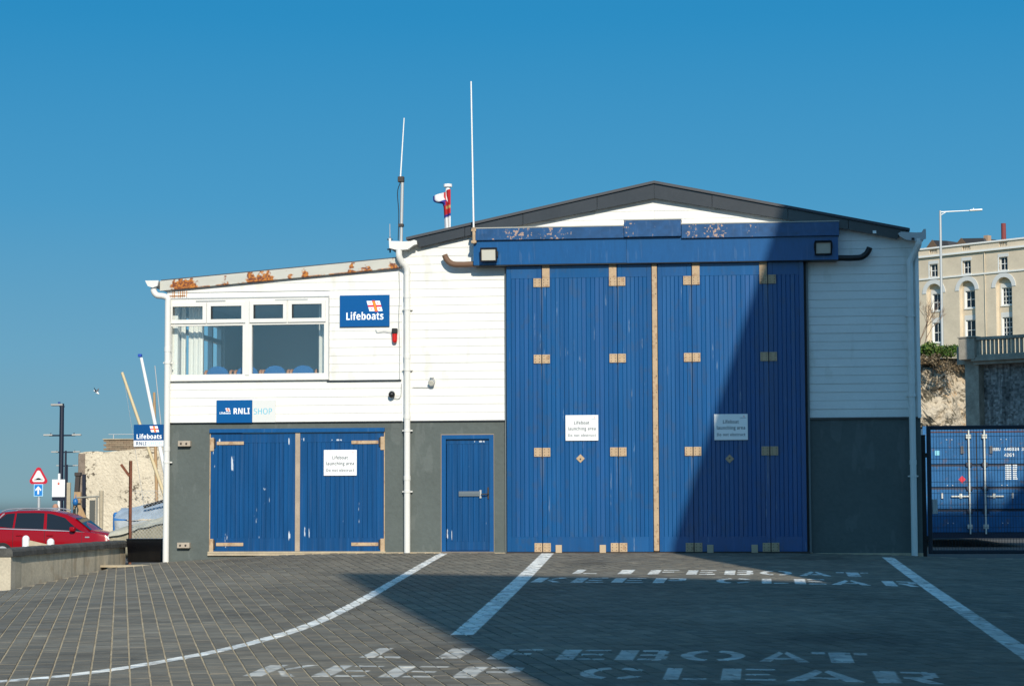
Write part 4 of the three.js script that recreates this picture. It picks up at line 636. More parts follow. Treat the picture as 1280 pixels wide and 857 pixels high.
// ---------------------------------------------------------------- boat yard behind the low wing
{
  const plaster = tex(1024, 512, (u, v) => {
    const x = u * 8, y = v * 4, n = fbm(x * 1.2, y * 1.2, 161, 5), f = fbm(x * 14, y * 14, 163, 3), k = 1 + (n - .5) * .35 + (f - .5) * .2; let c = [.62 * k, .53 * k, .395 * k];
    const dots = sstep(.60, .68, fbm(x * 10, y * 11, 165, 5)) * sstep(.36, .52, fbm(x * .9, y * .9, 167, 3)), crack = sstep(.025, .0, Math.abs(fbm(x * 2, y * 2.4, 169, 4) - .5)) * .4, stone = sstep(.5, .62, fbm(x * 6, y * 9, 171, 3)) * sstep(.34, .16, v);
    c = c.map((w, i) => mix(w, [.11, .085, .06][i], clamp(dots * .9 + crack * .5))); return c.map((w, i) => mix(w, [.32, .24, .16][i], stone * .6));
  }, { repeat: [1 / 8, 1 / 4] });
  const o = thing('ruined_wall', 'tall pitted cream plastered wall with a brick block on top', 'wall', [-22.3, -.92, -44.4]);
  const rag = [[.0, 0], [7.5, 0], [7.5, 4.3], [3.6, 4.15], [2.6, 4.08], [1.6, 4.0], [1.0, 3.94], [.72, 3.98], [.3, 3.97], [.02, 3.92]];
  mesh('plaster_face', extrude(rag, -.8, 0), mat([1, 1, 1], .95, { map: plaster, bumpMap: bumpTex(30, 173, 2), bumpScale: .03 }), o);
  mesh('broken_edge', [box(-.03, .26, 0, 3.9, -.85, .02, .03), box(.05, .22, 1.2, 1.5, .0, .06, .03), box(.02, .2, 2.0, 2.3, .0, .05, .03)], mat([1, 1, 1], .95, { map: grainTex([.22, .17, .13], { seed: 175, tile: .9, coarse: .3, fine: .3 }) }), o);
  const R = rng(17), bm = [[.24, .17, .11], [.20, .15, .10], [.27, .20, .13]].map(c => mat(c, .95));
  for (let r = 0; r < 5; r++) for (let i = 0; i < 10; i++) { const x0 = .98 + i * .236 + (r % 2) * .11; if (x0 > 3.1) continue; mesh('brick', box(x0, x0 + .226, 4.02 + r * .082, 4.02 + r * .082 + .075, -.7, -.02 - R() * .02), bm[Math.floor(R() * 3)], o); }
  mesh('capping', box(.95, 3.35, 4.43, 4.47, -.75, .02, .01), M.concrete, o); mesh('handrail', [cyl([1.3, 4.47, -.3], [1.3, 4.66, -.3], .02), cyl([2.6, 4.47, -.3], [2.6, 4.66, -.3], .02), cyl([1.1, 4.65, -.3], [3.0, 4.65, -.3], .015)], M.galv, o);
  // posts and timber
  let p = mesh('leaning_post', [bar([-17.8, -.95, -29.9], [-17.6, 1.9, -29.83], .14, .14), mv(box(-.1, .1, -.06, .06, -.1, .1, .02), -17.6, 1.92, -29.83)], M.darkWood); tag(p, 'dark leaning post with a cap by the ruined wall', 'post');
  p = mesh('dark_post', bar([-17.42, -.95, -29.95], [-17.44, 1.92, -29.95], .1, .1), M.navy); tag(p, 'thin navy post standing behind the leaning dark post', 'post');
  p = mesh('timber_post', bar([-17.6, -.95, -29.7], [-17.56, 1.35, -29.7], .22, .1), M.wood); tag(p, 'upright tan timber post next to the leaning dark post', 'post');
  p = mesh('timber_brace', bar([-16.95, -.3, -29.6], [-17.62, 1.1, -29.6], .2, .06), M.wood); tag(p, 'tan plank leaning diagonally against the timber post', 'plank');
  const gt = thing('metal_gate', 'open grey metal yard gate with bars and a solid panel', 'gate', [-17.44, -.92, -29.2]);
  const gm = mat([.27, .26, .22], .8); meshes('frame_tube', [cyl([0, 0, 0], [0, 2.1, 0], .025), cyl([0, 2.08, 0], [.78, 2.12, -.05], .028), cyl([0, 1.05, 0], [.8, 1.08, -.05], .02)], gm, gt); mesh('upright', [cyl([.8, 0, -.06], [.8, 2.3, -.06], .07, .07, 12)], M.concrete, gt); mesh('upright', cyl([.66, 0, -.03], [.66, 2.15, -.03], .035, .035), gm, gt); mesh('panel', box(.42, .6, .1, 2.0, -.06, -.03, .005), mat([.09, .095, .085], .8), gt);
  const fp = thing('fence_post', 'rusty angle-iron fence post with a slanted arm', 'post', [-13.01, -.95, -20.3]); mesh('upright', [box(-.045, .045, 0, 3.08, -.01, .01), box(-.045, -.025, 0, 3.08, -.06, .01)], M.rust, fp); mesh('arm', bar([-.03, 2.66, .02], [-.27, 2.98, .02], .07, .02), M.rust, fp);
  { // chain-link netting hung from the rusty post
    const w = [], y0 = -.6, y1 = 1.3, x0 = -13.0, x1 = -10.3, s = .10, r = .0024, H = y1 - y0;
    for (let k = x0 - H; k < x1; k += s) for (const d of [1, -1]) { let ax = d > 0 ? k : k + H, bx = d > 0 ? k + H : k, ay = y0, by = y1; const cut = (X) => ay + (by - ay) * (X - ax) / (bx - ax); let P = [ax, ay], Q = [bx, by]; for (const X of [x0, x1]) { if ((P[0] < x0) && X === x0) P = [x0, cut(x0)]; if ((Q[0] < x0) && X === x0) Q = [x0, cut(x0)]; if (P[0] > x1 && X === x1) P = [x1, cut(x1)]; if (Q[0] > x1 && X === x1) Q = [x1, cut(x1)]; } if (Math.hypot(P[0] - Q[0], P[1] - Q[1]) > .05) w.push(bar([P[0], P[1], -20.36], [Q[0], Q[1], -20.36], r * 2, r * 2)); }
    const f = thing('chain_link_fence', 'chain-link wire netting fence in front of the boats', 'fence', [0, 0, 0]); const wm = mesh('netting', w, M.galv, f); wm.userData.kind = 'stuff'; mesh('line_wire', [cyl([x0, y1, -20.36], [x1, y1, -20.36], .005, .005, 6), cyl([x0, .4, -20.36], [x1, .4, -20.36], .006, .006, 6)], M.galv, f);
    for (const X of [-10.4]) mesh('end_post', cyl([X, -.95, -20.38], [X, 1.35, -20.38], .025, .025), M.steelDark, f);
  }
  // boats
  function hull(len, beam, h, sheer, m, name, par, solid = true) {
    const n = 22, q = 10, pos = [], idx = [];
    for (let i = 0; i <= n; i++) { const u = i / n, x = (u - .5) * len, w = beam / 2 * Math.pow(Math.sin(Math.PI * (.12 + .88 * Math.min(1, (1 - u) * 1.35 * .5 + .0)) ) , .7) * (u > .98 ? .05 : 1), ww = beam / 2 * (u < .55 ? mix(.78, 1, sstep(0, .55, u)) : Math.sqrt(Math.max(0, 1 - Math.pow((u - .55) / .45, 2)))) + .01, top = h + sheer * u * u, keel = .0 + .35 * h * Math.pow(Math.max(0, (u - .7) / .3), 2);
      for (let j = 0; j <= 2 * q; j++) { const t = j / q - 1, a = Math.abs(t); pos.push(x, keel + (top - keel) * Math.pow(a, 1.8), Math.sign(t) * ww * Math.pow(a, .6)); } }
    const row = 2 * q + 1; for (let i = 0; i < n; i++) for (let j = 0; j < 2 * q; j++) { const a = i * row + j; idx.push(a, a + row, a + 1, a + 1, a + row, a + row + 1); }
    for (let j = 0; j < 2 * q; j++) idx.push(0, j + 1, j);
    const g = new THREE.BufferGeometry(); g.setAttribute('position', new THREE.Float32BufferAttribute(pos, 3)); g.setIndex(idx); g.computeVertexNormals(); m.side = THREE.DoubleSide; return mesh(name, metric(g), m, par);
  }
  function cover(len, beam, y0, rise, m, par, seed) { const n = 26, q = 12, pos = [], idx = []; for (let i = 0; i <= n; i++) for (let j = 0; j <= q; j++) { const u = i / n, t = j / q * 2 - 1, ww = beam / 2 * (u < .55 ? mix(.8, 1, sstep(0, .55, u)) : Math.sqrt(Math.max(0, 1 - Math.pow((u - .55) / .45, 2)))) + .05; pos.push((u - .5) * len, y0 + .12 * u * u + rise * (1 - t * t) * (.6 + .4 * Math.sin(u * 3.1)) + (fbm(u * 14, t * 5, seed, 3) - .5) * .12, t * ww); } for (let i = 0; i < n; i++) for (let j = 0; j < q; j++) { const a = i * (q + 1) + j; idx.push(a, a + q + 1, a + 1, a + 1, a + q + 1, a + q + 2); } const g = new THREE.BufferGeometry(); g.setAttribute('position', new THREE.Float32BufferAttribute(pos, 3)); g.setIndex(idx); g.computeVertexNormals(); m.side = THREE.DoubleSide; return mesh('cover', metric(g), m, par); }
  const tarp = (c, s) => mat([1, 1, 1], .8, { map: grainTex(c, { seed: s, tile: 1.1, coarse: .3, fine: .15 }) });
  let b = thing('dinghy', 'boat under a cream canvas cover, bow tilted upwards, behind the netting', 'boat', [-11.95, -.22, -22.6], 0); b.rotation.z = .2;
  hull(4.2, 1.6, .7, .15, tarp([.44, .40, .29], 181), 'hull', b); cover(4.2, 1.65, .68, .22, tarp([.50, .46, .35], 182), b, 5);
  mesh('trailer', [box(-1.8, 1.6, -.12, -.04, -.3, .3), cyl([.1, -.3, -.8], [.1, -.3, .8], .28, .28, 16), box(.9, 1.1, -.75, -.05, -.4, .4)], M.black, b);
  b = thing('motor_boat', 'pale grey-blue covered boat with a dark windscreen line in the yard', 'boat', [-12.2, -.5, -24.4], 0);
  hull(4.6, 1.8, .95, .2, tarp([.46, .50, .53], 184), 'hull', b); cover(4.6, 1.85, 1.0, .5, tarp([.30, .36, .42], 185), b, 9); mesh('windscreen', tube([[-1.4, 1.35, .75], [-.6, 1.56, .8], [.6, 1.58, .8], [1.3, 1.42, .65]], .05, 6), M.black, b); mesh('blue_tarp', extrude([[.7, .95], [1.6, 1.05], [1.9, 1.45], [1.4, 1.35]], .9, .93), tarp([.02, .16, .45], 187), b); mesh('trailer', [box(-1.9, 1.7, -.2, -.05, -.3, .3), cyl([.1, -.2, -.8], [.1, -.2, .8], .22, .22, 14)], M.black, b);
  b = thing('white_boat', 'small white boat with blue bits beside the rusty fence post', 'boat', [-13.2, -.5, -25.9], 0.1);
  hull(3.4, 1.4, .85, .1, mat([.72, .75, .76], .4), 'hull', b); mesh('thwart', box(-.3, .1, .72, .78, -.62, .62, .01), mat([.02, .17, .45], .6), b); mesh('engine', mv(box(-.2, .2, -.3, .35, -.18, .18, .08), -1.75, .85, 0), mat([.02, .15, .4], .5), b); mesh('trailer', [box(-1.5, 1.4, -.2, -.05, -.3, .3)], M.black, b);
  b = mesh('blue_buoy', [metric(new THREE.SphereGeometry(.09, 14, 10).scale(1, 1.4, 1).translate(-17.44, 1.02, -29.08)), cyl([-17.44, 1.15, -29.1], [-17.44, 1.26, -29.14], .01)], mat([.015, .13, .36], .4)); tag(b, 'blue buoy hanging on the metal yard gate', 'buoy');
  for (const [a, c, r, m, n, l] of [[[-16.15, 5.21, -29.75], [-14.6, .6, -30.2], .055, mat([.62, .50, .30], .6), 'wooden_mast', 'cream wooden mast leaning, without a tip cap'], [[-15.53, 5.68, -29.8], [-14.7, 1.6, -30.1], .06, M.whitePlain, 'white_mast', 'white leaning mast with a blue tip'], [[-15.1, 5.42, -29.9], [-14.85, 3.0, -30.0], .018, M.galv, 'thin_mast', 'thin grey mast close to the boathouse corner'], [[-15.13, 4.56, -29.95], [-15.05, .0, -30.2], .05, M.wood, 'upright_mast', 'upright mast beside the leaning white one']]) {
    const t = thing(n, l, 'mast', [0, 0, 0]); mesh('spar', cyl(c, a, r * 1.15, r * .85, 10), m, t); if (n === 'white_mast') mesh('tip', mv(box(-.06, .06, 0, .1, -.06, .06, .02), -15.57, 5.70, -29.8), mat([.01, .06, .4], .5), t); if (n === 'wooden_mast') mesh('stay', cyl([-16.1, 5.1, -29.76], [-15.4, .8, -29.9], .006, .006, 4), M.galv, t);
  }
  // gull in flight
  const gl = thing('gull', 'gull gliding with spread wings in the sky above the yard', 'bird', [-13.92, 4.03, -20]);
  gl.rotation.z = -.6; gl.scale.setScalar(.6); mesh('body', metric(new THREE.SphereGeometry(1, 12, 8).scale(.17, .05, .05)), M.whitePlain, gl); for (const s of [-1, 1]) mesh('wing', extrude([[0, 0], [.06, .0], [-.02, .25], [-.12, .42], [-.10, .24], [-.08, 0]], -.006, .006).rotateX(s * 1.15), mat([.12, .12, .13], .8), gl);
}

// ---------------------------------------------------------------- beside the hall: mesh gate, shipping container
{
  const gt = thing('mesh_gate', 'dark welded-mesh gate in a tubular frame beside the boathouse corner', 'gate', [7.33, -.06, -.5]);
  const fm = mat([.010, .016, .030], .5);
  mesh('frame', [box(0, .075, .02, 2.27, -.035, .035, .012), box(4.1, 4.175, .02, 2.27, -.035, .035, .012), box(.075, 4.1, 2.2, 2.27, -.035, .035, .012), box(.075, 4.1, .02, .09, -.035, .035, .012)], fm, gt);
  const w = []; for (let x = .12; x < 4.1; x += .05) w.push(box(x - .003, x + .003, .09, 2.2, -.003, .003)); const up = mesh('mesh_uprights', w, fm, gt); up.userData.kind = 'stuff';
  for (let y = .28; y < 2.2; y += .2) mesh('mesh_crosswire', [box(.075, 4.1, y - .0035, y + .0035, .003, .009), box(.075, 4.1, y - .0035, y + .0035, -.009, -.003)], fm, gt);
  mesh('lock_box', box(.08, .17, .72, .98, -.03, .03, .008), M.galv, gt);
  const gp = thing('gate_post', 'black square gate post against the boathouse corner', 'post', [7.265, -.1, -.5]); mesh('post', box(-.045, .04, 0, 2.12, -.05, .05, .008), M.black, gp); mesh('hinge', [box(.0, .07, .3, .38, .03, .07), box(0, .07, 1.75, 1.83, .03, .07)], M.black, gp); mesh('cap', box(-.05, .045, 2.12, 2.15, -.055, .055, .01), M.blackGloss, gp);
  const c = thing('shipping_container', 'blue shipping container with white locking bars behind the mesh gate', 'container', [9.385, .05, -12.8]);
  const bm = mat([1, 1, 1], .32, { map: grainTex([.018, .115, .285], { seed: 201, tile: 1.4, coarse: .22, fine: .12, extra: (q, u, v) => { const s = sstep(.7, .78, fbm(u * 14, v * 14, 203, 4, 14, 14)) * .5; return [mix(q[0], .12, s), mix(q[1], .10, s), mix(q[2], .12, s)]; } }) }), dk = mat([.008, .018, .045], .5);
  const W = 1.22, H = 2.6;
  mesh('side_wall', [box(-W, -W + .05, 0, H, -12, -.1), box(W - .05, W, 0, H, -12, -.1)], bm, c); mesh('roof', box(-W, W, H - .05, H, -12, -.1), bm, c); mesh('floor', box(-W + .05, W - .05, .02, .15, -12, -.1), dk, c); mesh('end_wall', box(-W, W, 0, H, -12.05, -12), bm, c);
  mesh('corner_post', [box(-W, -W + .10, 0, H, -.1, .0)], bm, c); mesh('corner_post', [box(W - .10, W, 0, H, -.1, 0)], bm, c); mesh('header', [box(-W + .1, W - .1, H - .13, H, -.1, -.002)], bm, c); mesh('rust_line', box(-W + .1, W - .1, H - .150, H - .132, -.07, .003), M.rust, c); mesh('door_sill', box(-W + .1, W - .1, 0, .13, -.1, -.002), dk, c);
  for (const s of [-1, 1]) {
    const d = sub('door', c), a = s < 0 ? -1.115 : .012, b = s < 0 ? -.012 : 1.115;
    const lv = [.14, .62, .68, 1.13, 1.19, 1.66, 1.72, 2.19 + .26]; for (let i = 0; i < 4; i++) mesh('panel', box(a, b, lv[i * 2], lv[i * 2 + 1], -.06, -.012, .004), bm, d);
    for (let i = 0; i < 3; i++) mesh('shadowed_groove', box(a, b, lv[i * 2 + 1], lv[i * 2 + 2], -.065, -.045), dk, d);  // recess shadow put into the colour, darker than the panels
    const x = s * .18; mesh('locking_bar', [cyl([x, .1, .03], [x, 2.5, .03], .022, .022, 10)], mat([.60, .62, .58], .5), d); meshes('keeper', [box(x - .06, x + .06, 2.3, 2.4, -.01, .05, .008), box(x - .06, x + .06, .22, .32, -.01, .05, .008)], mat([.55, .57, .53], .5), d);
    for (const y of [.62, 1.15, 1.7]) mesh('bracket', box(x - .07, x + .07, y - .05, y + .05, -.01, .03, .008), dk, d);
    mesh('handle', [box(Math.min(x, x + s * .42), Math.max(x, x + s * .42), .955, .985, .025, .045), box(x + s * .2 - .03, x + s * .2 + .03, .93, 1.03, .0, .03)], mat([.62, .64, .6], .5), d); mesh('catch', [box(s * .80 - .02, s * .80 + .02, .92, 1.05, 0, .03)], mat([.6, .6, .58], .5), d);
    mesh('rivet', [-.06, .06].flatMap(q => [2.28, 1.22, .35].map(y => mv(metric(new THREE.SphereGeometry(.014, 8, 6)), s * .62 + q, y, -.01))), mat([.55, .57, .57], .5), d);
    mesh('vent', box(s * .33 - .035, s * .33 + .035, 1.95, 2.13, -.012, .02, .01), mat([.12, .12, .13], .8), d);
  }
  mesh('door_seal', box(-.011, .011, .14, 2.44, -.05, -.008), M.black, c);
  const dg = box(-.06, .06, -.06, .06, 0, .004).rotateZ(Math.PI / 4); mesh('warning_label', mv(dg, -.34, 1.36, -.01), mat([.62, .02, .05], .5), c); mesh('label_plate', box(-.95, -.84, 1.92, 2.03, -.011, -.007), mat([.20, .55, .68], .5), c);
  const tw = canvasTex(1024, 800, (x, w2, h) => { x.clearRect(0, 0, w2, h); x.fillStyle = '#fff'; fit(x, 'MRBU', 20, 120, 250, 100); fit(x, '440324', 340, 120, 340, 100); fit(x, '3', 730, 120, 60, 100); fit(x, '42G1', 345, 255, 230, 105); const R = rng(8); for (let r = 0; r < 8; r++) { const y = 440 + r * 44; x.fillRect(360, y, 60 + R() * 30, 26); x.fillRect(430, y, 60, 26); x.fillRect(530, y, 80 + R() * 20, 26); } });
  const ta = canvasTex(1024, 800, (x, w2, h) => { x.fillStyle = '#000'; x.fillRect(0, 0, w2, h); x.fillStyle = '#fff'; fit(x, 'MRBU', 20, 120, 250, 100); fit(x, '440324', 340, 120, 340, 100); fit(x, '3', 730, 120, 60, 100); fit(x, '42G1', 345, 255, 230, 105); const R = rng(8); for (let r = 0; r < 8; r++) { const y = 440 + r * 44; x.fillRect(360, y, 60 + R() * 30, 26); x.fillRect(430, y, 60, 26); x.fillRect(530, y, 80 + R() * 20, 26); } });
  ta.colorSpace = THREE.NoColorSpace; tw.dispose?.();
  const pm = new THREE.MeshStandardMaterial({ color: 0xdfe4e4, roughness: .6, alphaMap: ta, alphaTest: .5, transparent: false }); plane(1.04, 1.04 * 800 / 1024, pm, 'lettering', c, [.80, 1.735, -.0085]);
}
// ---------------------------------------------------------------- cliff, promenade wall, terrace, lamp
{
  const chalkM = mat([1, 1, 1], .95, { map: tex(512, 512, (u, v) => { const n = fbm(u * 5, v * 5, 211, 6, 5, 5), f = fbm(u * 30, v * 30, 213, 3, 30, 30), k = 1 + (n - .5) * .35 + (f - .5) * .35, o = sstep(.55, .72, fbm(u * 4, v * 6, 215, 4, 4, 6)) * .55, d = sstep(.66, .72, fbm(u * 8, v * 9, 217, 4, 8, 9)) * .8; let c = [.50 * k, .43 * k, .33 * k]; c = c.map((w, i) => mix(w, [.42, .25, .11][i] * k, o)); return c.map((w, i) => mix(w, [.07, .06, .035][i], d)); }, { repeat: [1 / 4, 1 / 4] }), bumpMap: bumpTex(24, 219, 3), bumpScale: .12 });
  const nx = 90, ny = 70, pos = [], idx = [];
  for (let j = 0; j <= ny; j++) for (let i = 0; i <= nx; i++) { const u = i / nx, v = j / ny, x = mix(3, 17.5, u), y = mix(-1.2, 9.15, v) + (fbm(x * 1.3, 3, 221, 3) - .5) * 1.1 * v, r = fbm(x * .7, y * .7, 223, 5) * 2.6 + fbm(x * 3, y * 3, 225, 4) * .7 + (x > 14.6 ? -(x - 14.6) * 1.6 : 0); pos.push(x, y, -83.6 + r - v * v * .8 - sstep(.93, 1, v) * 1.4); }
  for (let j = 0; j < ny; j++) for (let i = 0; i < nx; i++) { const a = j * (nx + 1) + i; idx.push(a, a + 1, a + nx + 1, a + 1, a + nx + 2, a + nx + 1); }
  let g = new THREE.BufferGeometry(); g.setAttribute('position', new THREE.Float32BufferAttribute(pos, 3)); g.setIndex(idx); g = g.toNonIndexed(); g.computeVertexNormals(); struct('chalk_cliff', metric(g), chalkM);
  // sloping clifftop land
  const P = [], I = [], A = 14, B = 14; for (let j = 0; j <= B; j++) for (let i = 0; i <= A; i++) { const x = mix(-2, 130, i / A), z = mix(-82.5, -260, j / B); P.push(x, 8.9 + sstep(-85, -200, z) * 7 + (j ? (fbm(x * .1, z * .1, 227, 3) - .5) * .8 : 0), z); } for (let j = 0; j < B; j++) for (let i = 0; i < A; i++) { const a = j * (A + 1) + i; I.push(a, a + 1, a + A + 1, a + 1, a + A + 2, a + A + 1); }
  g = new THREE.BufferGeometry(); g.setAttribute('position', new THREE.Float32BufferAttribute(P, 3)); g.setIndex(I); g.computeVertexNormals(); struct('clifftop', metric(g), mat([1, 1, 1], .95, { map: grainTex([.10, .11, .05], { seed: 229, tile: 6, coarse: .5, fine: .3 }) }));
  // promenade wall with balustrade
  const w = thing('promenade_wall', 'shaded concrete promenade wall with pilaster, balustrade and flint facing', 'wall', [14.983, 8.315, -73.5], -36 * Math.PI / 180);
  const con = mat([1, 1, 1], .92, { map: grainTex([.34, .30, .24], { seed: 231, tile: 2, coarse: .35, fine: .2 }) });
  const flint = mat([1, 1, 1], .85, { map: tex(512, 512, (u, v) => { const x = u * 40, y = v * 40, cell = hash(Math.floor(x + fbm(x, y, 3, 2) * 1.5), Math.floor(y), 5), n = fbm(x * .15, y * .15, 233, 4, 6, 6), s = sstep(.5, .75, fbm(u * 30, v * 3, 235, 3, 30, 3)) * .5, k = (.14 + cell * .26) * (.55 + n) * (1 - s); return [k, k * .97, k * .92]; }, { repeat: [1 / 5, 1 / 5] }), bumpMap: bumpTex(60, 237, 3), bumpScale: .06 });
  mesh('flint_face', box(-.6, 12, -9.5, -.36, -1.2, -.75), flint, w); mesh('slab', [box(.2, 12, -.2, 0, -1.2, .18, .02), box(.2, 12, -.36, -.2, -1.0, -.05)], con, w);
  mesh('pilaster', [box(-.42, .38, -9.5, -.1, -1.0, -.25, .02), box(-.48, .44, -.1, 1.0, -.35, .22, .02), box(-.52, .48, 1.0, 1.08, -.4, .28, .02), box(-.9, -.42, -.3, .62, -.6, -.3)], con, w);
  mesh('top_rail', box(.48, 12, .86, 1.02, -.22, .12, .02), con, w); mesh('bottom_rail', box(.48, 12, .0, .12, -.2, .1, .01), con, w);
  const bg = box(-.06, .06, .12, .86, -.1, .02, .01); for (let x = .62; x < 11.8; x += .235) { const b = new THREE.Mesh(bg, con); b.name = 'baluster'; b.position.x = x; b.castShadow = b.receiveShadow = true; w.add(b); }
  // terrace of houses
  const th = -40.4 * Math.PI / 180, T = thing('terrace_building', 'cream stuccoed terrace with arched recesses and sash windows on the clifftop', 'building', [24.779, 0, -182.995], th);
  const stucco = mat([1, 1, 1], .9, { map: grainTex([.64, .54, .405], { seed: 241, tile: 7, coarse: .12, fine: .06 }) }), wh = mat([.78, .77, .73], .7), bandGrey = mat([.62, .62, .60], .8);  // last one: greyer white of the arch and lintel bands
  const bays = [-7.85, -3.5, .55, 4.92, 9.3, 13.6], x0 = -10, x1 = 16, D = .5;
  const arch = (c) => { const p = new THREE.Path(); p.moveTo(c - .95, 15.5); p.lineTo(c + .95, 15.5); p.lineTo(c + .95, 22.5); p.absarc(c, 22.5, .95, 0, Math.PI, false); p.lineTo(c - .95, 15.5); return p; };
  const R4 = (a, b, c, d) => [[a, c], [b, c], [b, d], [a, d]];
  mesh('front_wall', extrude(R4(x0, x1, 15, 26.5), -D, 0, bays.flatMap(c => [arch(c), R4(c - .5, c + .5, 24.15, 25.5)])), stucco, T);
  mesh('recess_wall', extrude(R4(x0, x1, 15, 24), -D - .35, -D + .02, bays.flatMap(c => [R4(c - .58, c + .58, 17.45, 19.55), R4(c - .58, c + .58, 20.7, 22.5)])), stucco, T);
  mesh('parapet', extrude(R4(x0, x1, 26.5, 27.06), -.4, .0, bays.map(c => R4(c - .48, c + .48, 26.58, 27.0))), stucco, T);
  meshes('parapet_post', bays.flatMap(c => [-.3, -.1, .1, .3].map(d => box(c + d - .05, c + d + .05, 26.58, 27.0, -.3, -.1))), stucco, T);
  mesh('coping', box(x0, x1, 27.06, 27.22, -.45, .15), wh, T); mesh('cornice', box(x0, x1, 26.22, 26.42, 0, .25), wh, T); mesh('string_course', box(x0, x1, 23.93, 24.08, 0, .12), wh, T);
  mesh('body', [box(x0, x0 + .4, 15, 26.5, -11, -D - .35), box(x1 - .4, x1, 15, 26.5, -11, -D - .35), box(x0, x1, 15, 26.5, -11.4, -11), box(x0, x1, 26.3, 26.5, -11, -D)], stucco, T); mesh('window_dark_backing', box(x0 + .5, x1 - .5, 15, 26.2, -1.6, -1.4), M.black, T);  // black slab standing for the unlit inside behind the windows
  for (const c of bays) {
    const ring = new THREE.Shape(); ring.absarc(c, 22.5, 1.42, 0, Math.PI, false); ring.lineTo(c - .97, 22.5); ring.absarc(c, 22.5, .97, Math.PI, 0, true); mesh('arch_band', metric(new THREE.ExtrudeGeometry(ring, { depth: .06, bevelEnabled: false, curveSegments: 16 })), bandGrey, T);
    for (const [hw, ya, yb, z, bars, lintel] of [[.5, 24.15, 25.5, -.25, 1, .34], [.56, 20.72, 22.46, -.62, c > 4 ? 2 : 1, .42], [.56, 17.47, 19.5, -.62, c > 4 ? 2 : 1, .5]]) {
      const wn = sub('window', T); mesh('pane', box(c - hw, c + hw, ya, yb, z - .06, z - .03), M.darkGlass, wn);
      const fr = [box(c - hw, c - hw + .1, ya, yb, z - .03, z + .02), box(c + hw - .06, c + hw, ya, yb, z - .03, z + .02), box(c - hw, c + hw, yb - .07, yb, z - .03, z + .02), box(c - hw, c + hw, ya, ya + .1, z - .03, z + .02), box(c - hw, c + hw, (ya + yb) / 2 - .035, (ya + yb) / 2 + .035, z - .03, z + .03)];
      for (let k = 1; k <= bars; k++) fr.push(box(c - hw + 2 * hw * k / (bars + 1) - .025, c - hw + 2 * hw * k / (bars + 1) + .025, ya, yb, z - .03, z + .01)); if (bars > 1) for (const q of [.25, .75]) fr.push(box(c - hw, c + hw, mix(ya, yb, q) - .02, mix(ya, yb, q) + .02, z - .03, z + .01));
      mesh('frame', fr, wh, wn); const zs = z < -.5 ? -D + .02 : 0; mesh('sill', box(c - hw - .1, c + hw + .1, ya - .12, ya, z, zs + .1), wh, wn); mesh('reveal', box(c - hw - .13, c - hw, ya, yb + .05, z, zs + .015), wh, wn); mesh('lintel_band', box(c - hw - .13, c + hw + .13, yb, yb + lintel, zs, zs + .02), bandGrey, wn);
      if ((Math.round(c * 7) + Math.round(ya)) % 2) mesh('curtain', box(c - hw + .08, c - .05, ya + .1, yb - .1, z - .12, z - .1), mat([.45, .44, .42], .9), wn);
    }
  }
  const slate = mat([.05, .05, .055], .8), gableM = mat([.14, .09, .055], .9);
  for (const [a, l, h] of [[-5.0, 2.2, 1.15], [-1.4, 3.0, 1.0]]) { const r = sub('roof', T); mesh('slope', extrude([[a - 1.1, 27.1], [a + l, 27.1], [a + l - .4, 27.1 + h * .8], [a, 27.1 + h]], -5, -2), slate, r); mesh('gable', extrude([[a - 1.2, 27.1], [a + .9, 27.1], [a, 27.15 + h]], -1.99, -1.9), gableM, r); }
  mesh('chimney', [box(1.0, 1.5, 26.5, 28.2, -3, -2.4)], mat([.40, .27, .18], .9), T); mesh('chimney_pot', cyl([3.0, 26.4, -3], [3.0, 29.3, -3], .26, .24, 14), mat([.20, .04, .04], .8), T);
  mesh('drainpipe', [cyl([2.75, 16, .08], [2.75, 26.3, .08], .04, .04, 6)], stucco, T);
  // tall pale street lamp on the clifftop road
  const l = thing('tall_street_lamp', 'tall pale street lamp with a long arm on the clifftop road', 'street lamp', [17.75, 10.2, -123.6]);
  mesh('column', [cyl([0, 0, 0], [.05, 12.45, 0], .11, .085, 12)], M.galv, l); mesh('arm', [cyl([.05, 12.35, 0], [2.3, 12.45, -.2], .05, .035, 10), cyl([.05, 12.1, 0], [.5, 12.36, -.04], .03, .03, 8)], M.whitePlain, l); mesh('lantern', [mv(rot(box(0, .95, -.06, .07, -.16, .16, .05), 0, .06, .05), 2.2, 12.45, -.2)], M.whitePlain, l); mesh('sensor', cyl([2.5, 12.5, -.2], [2.5, 12.62, -.2], .04, .04, 8), M.whitePlain, l);
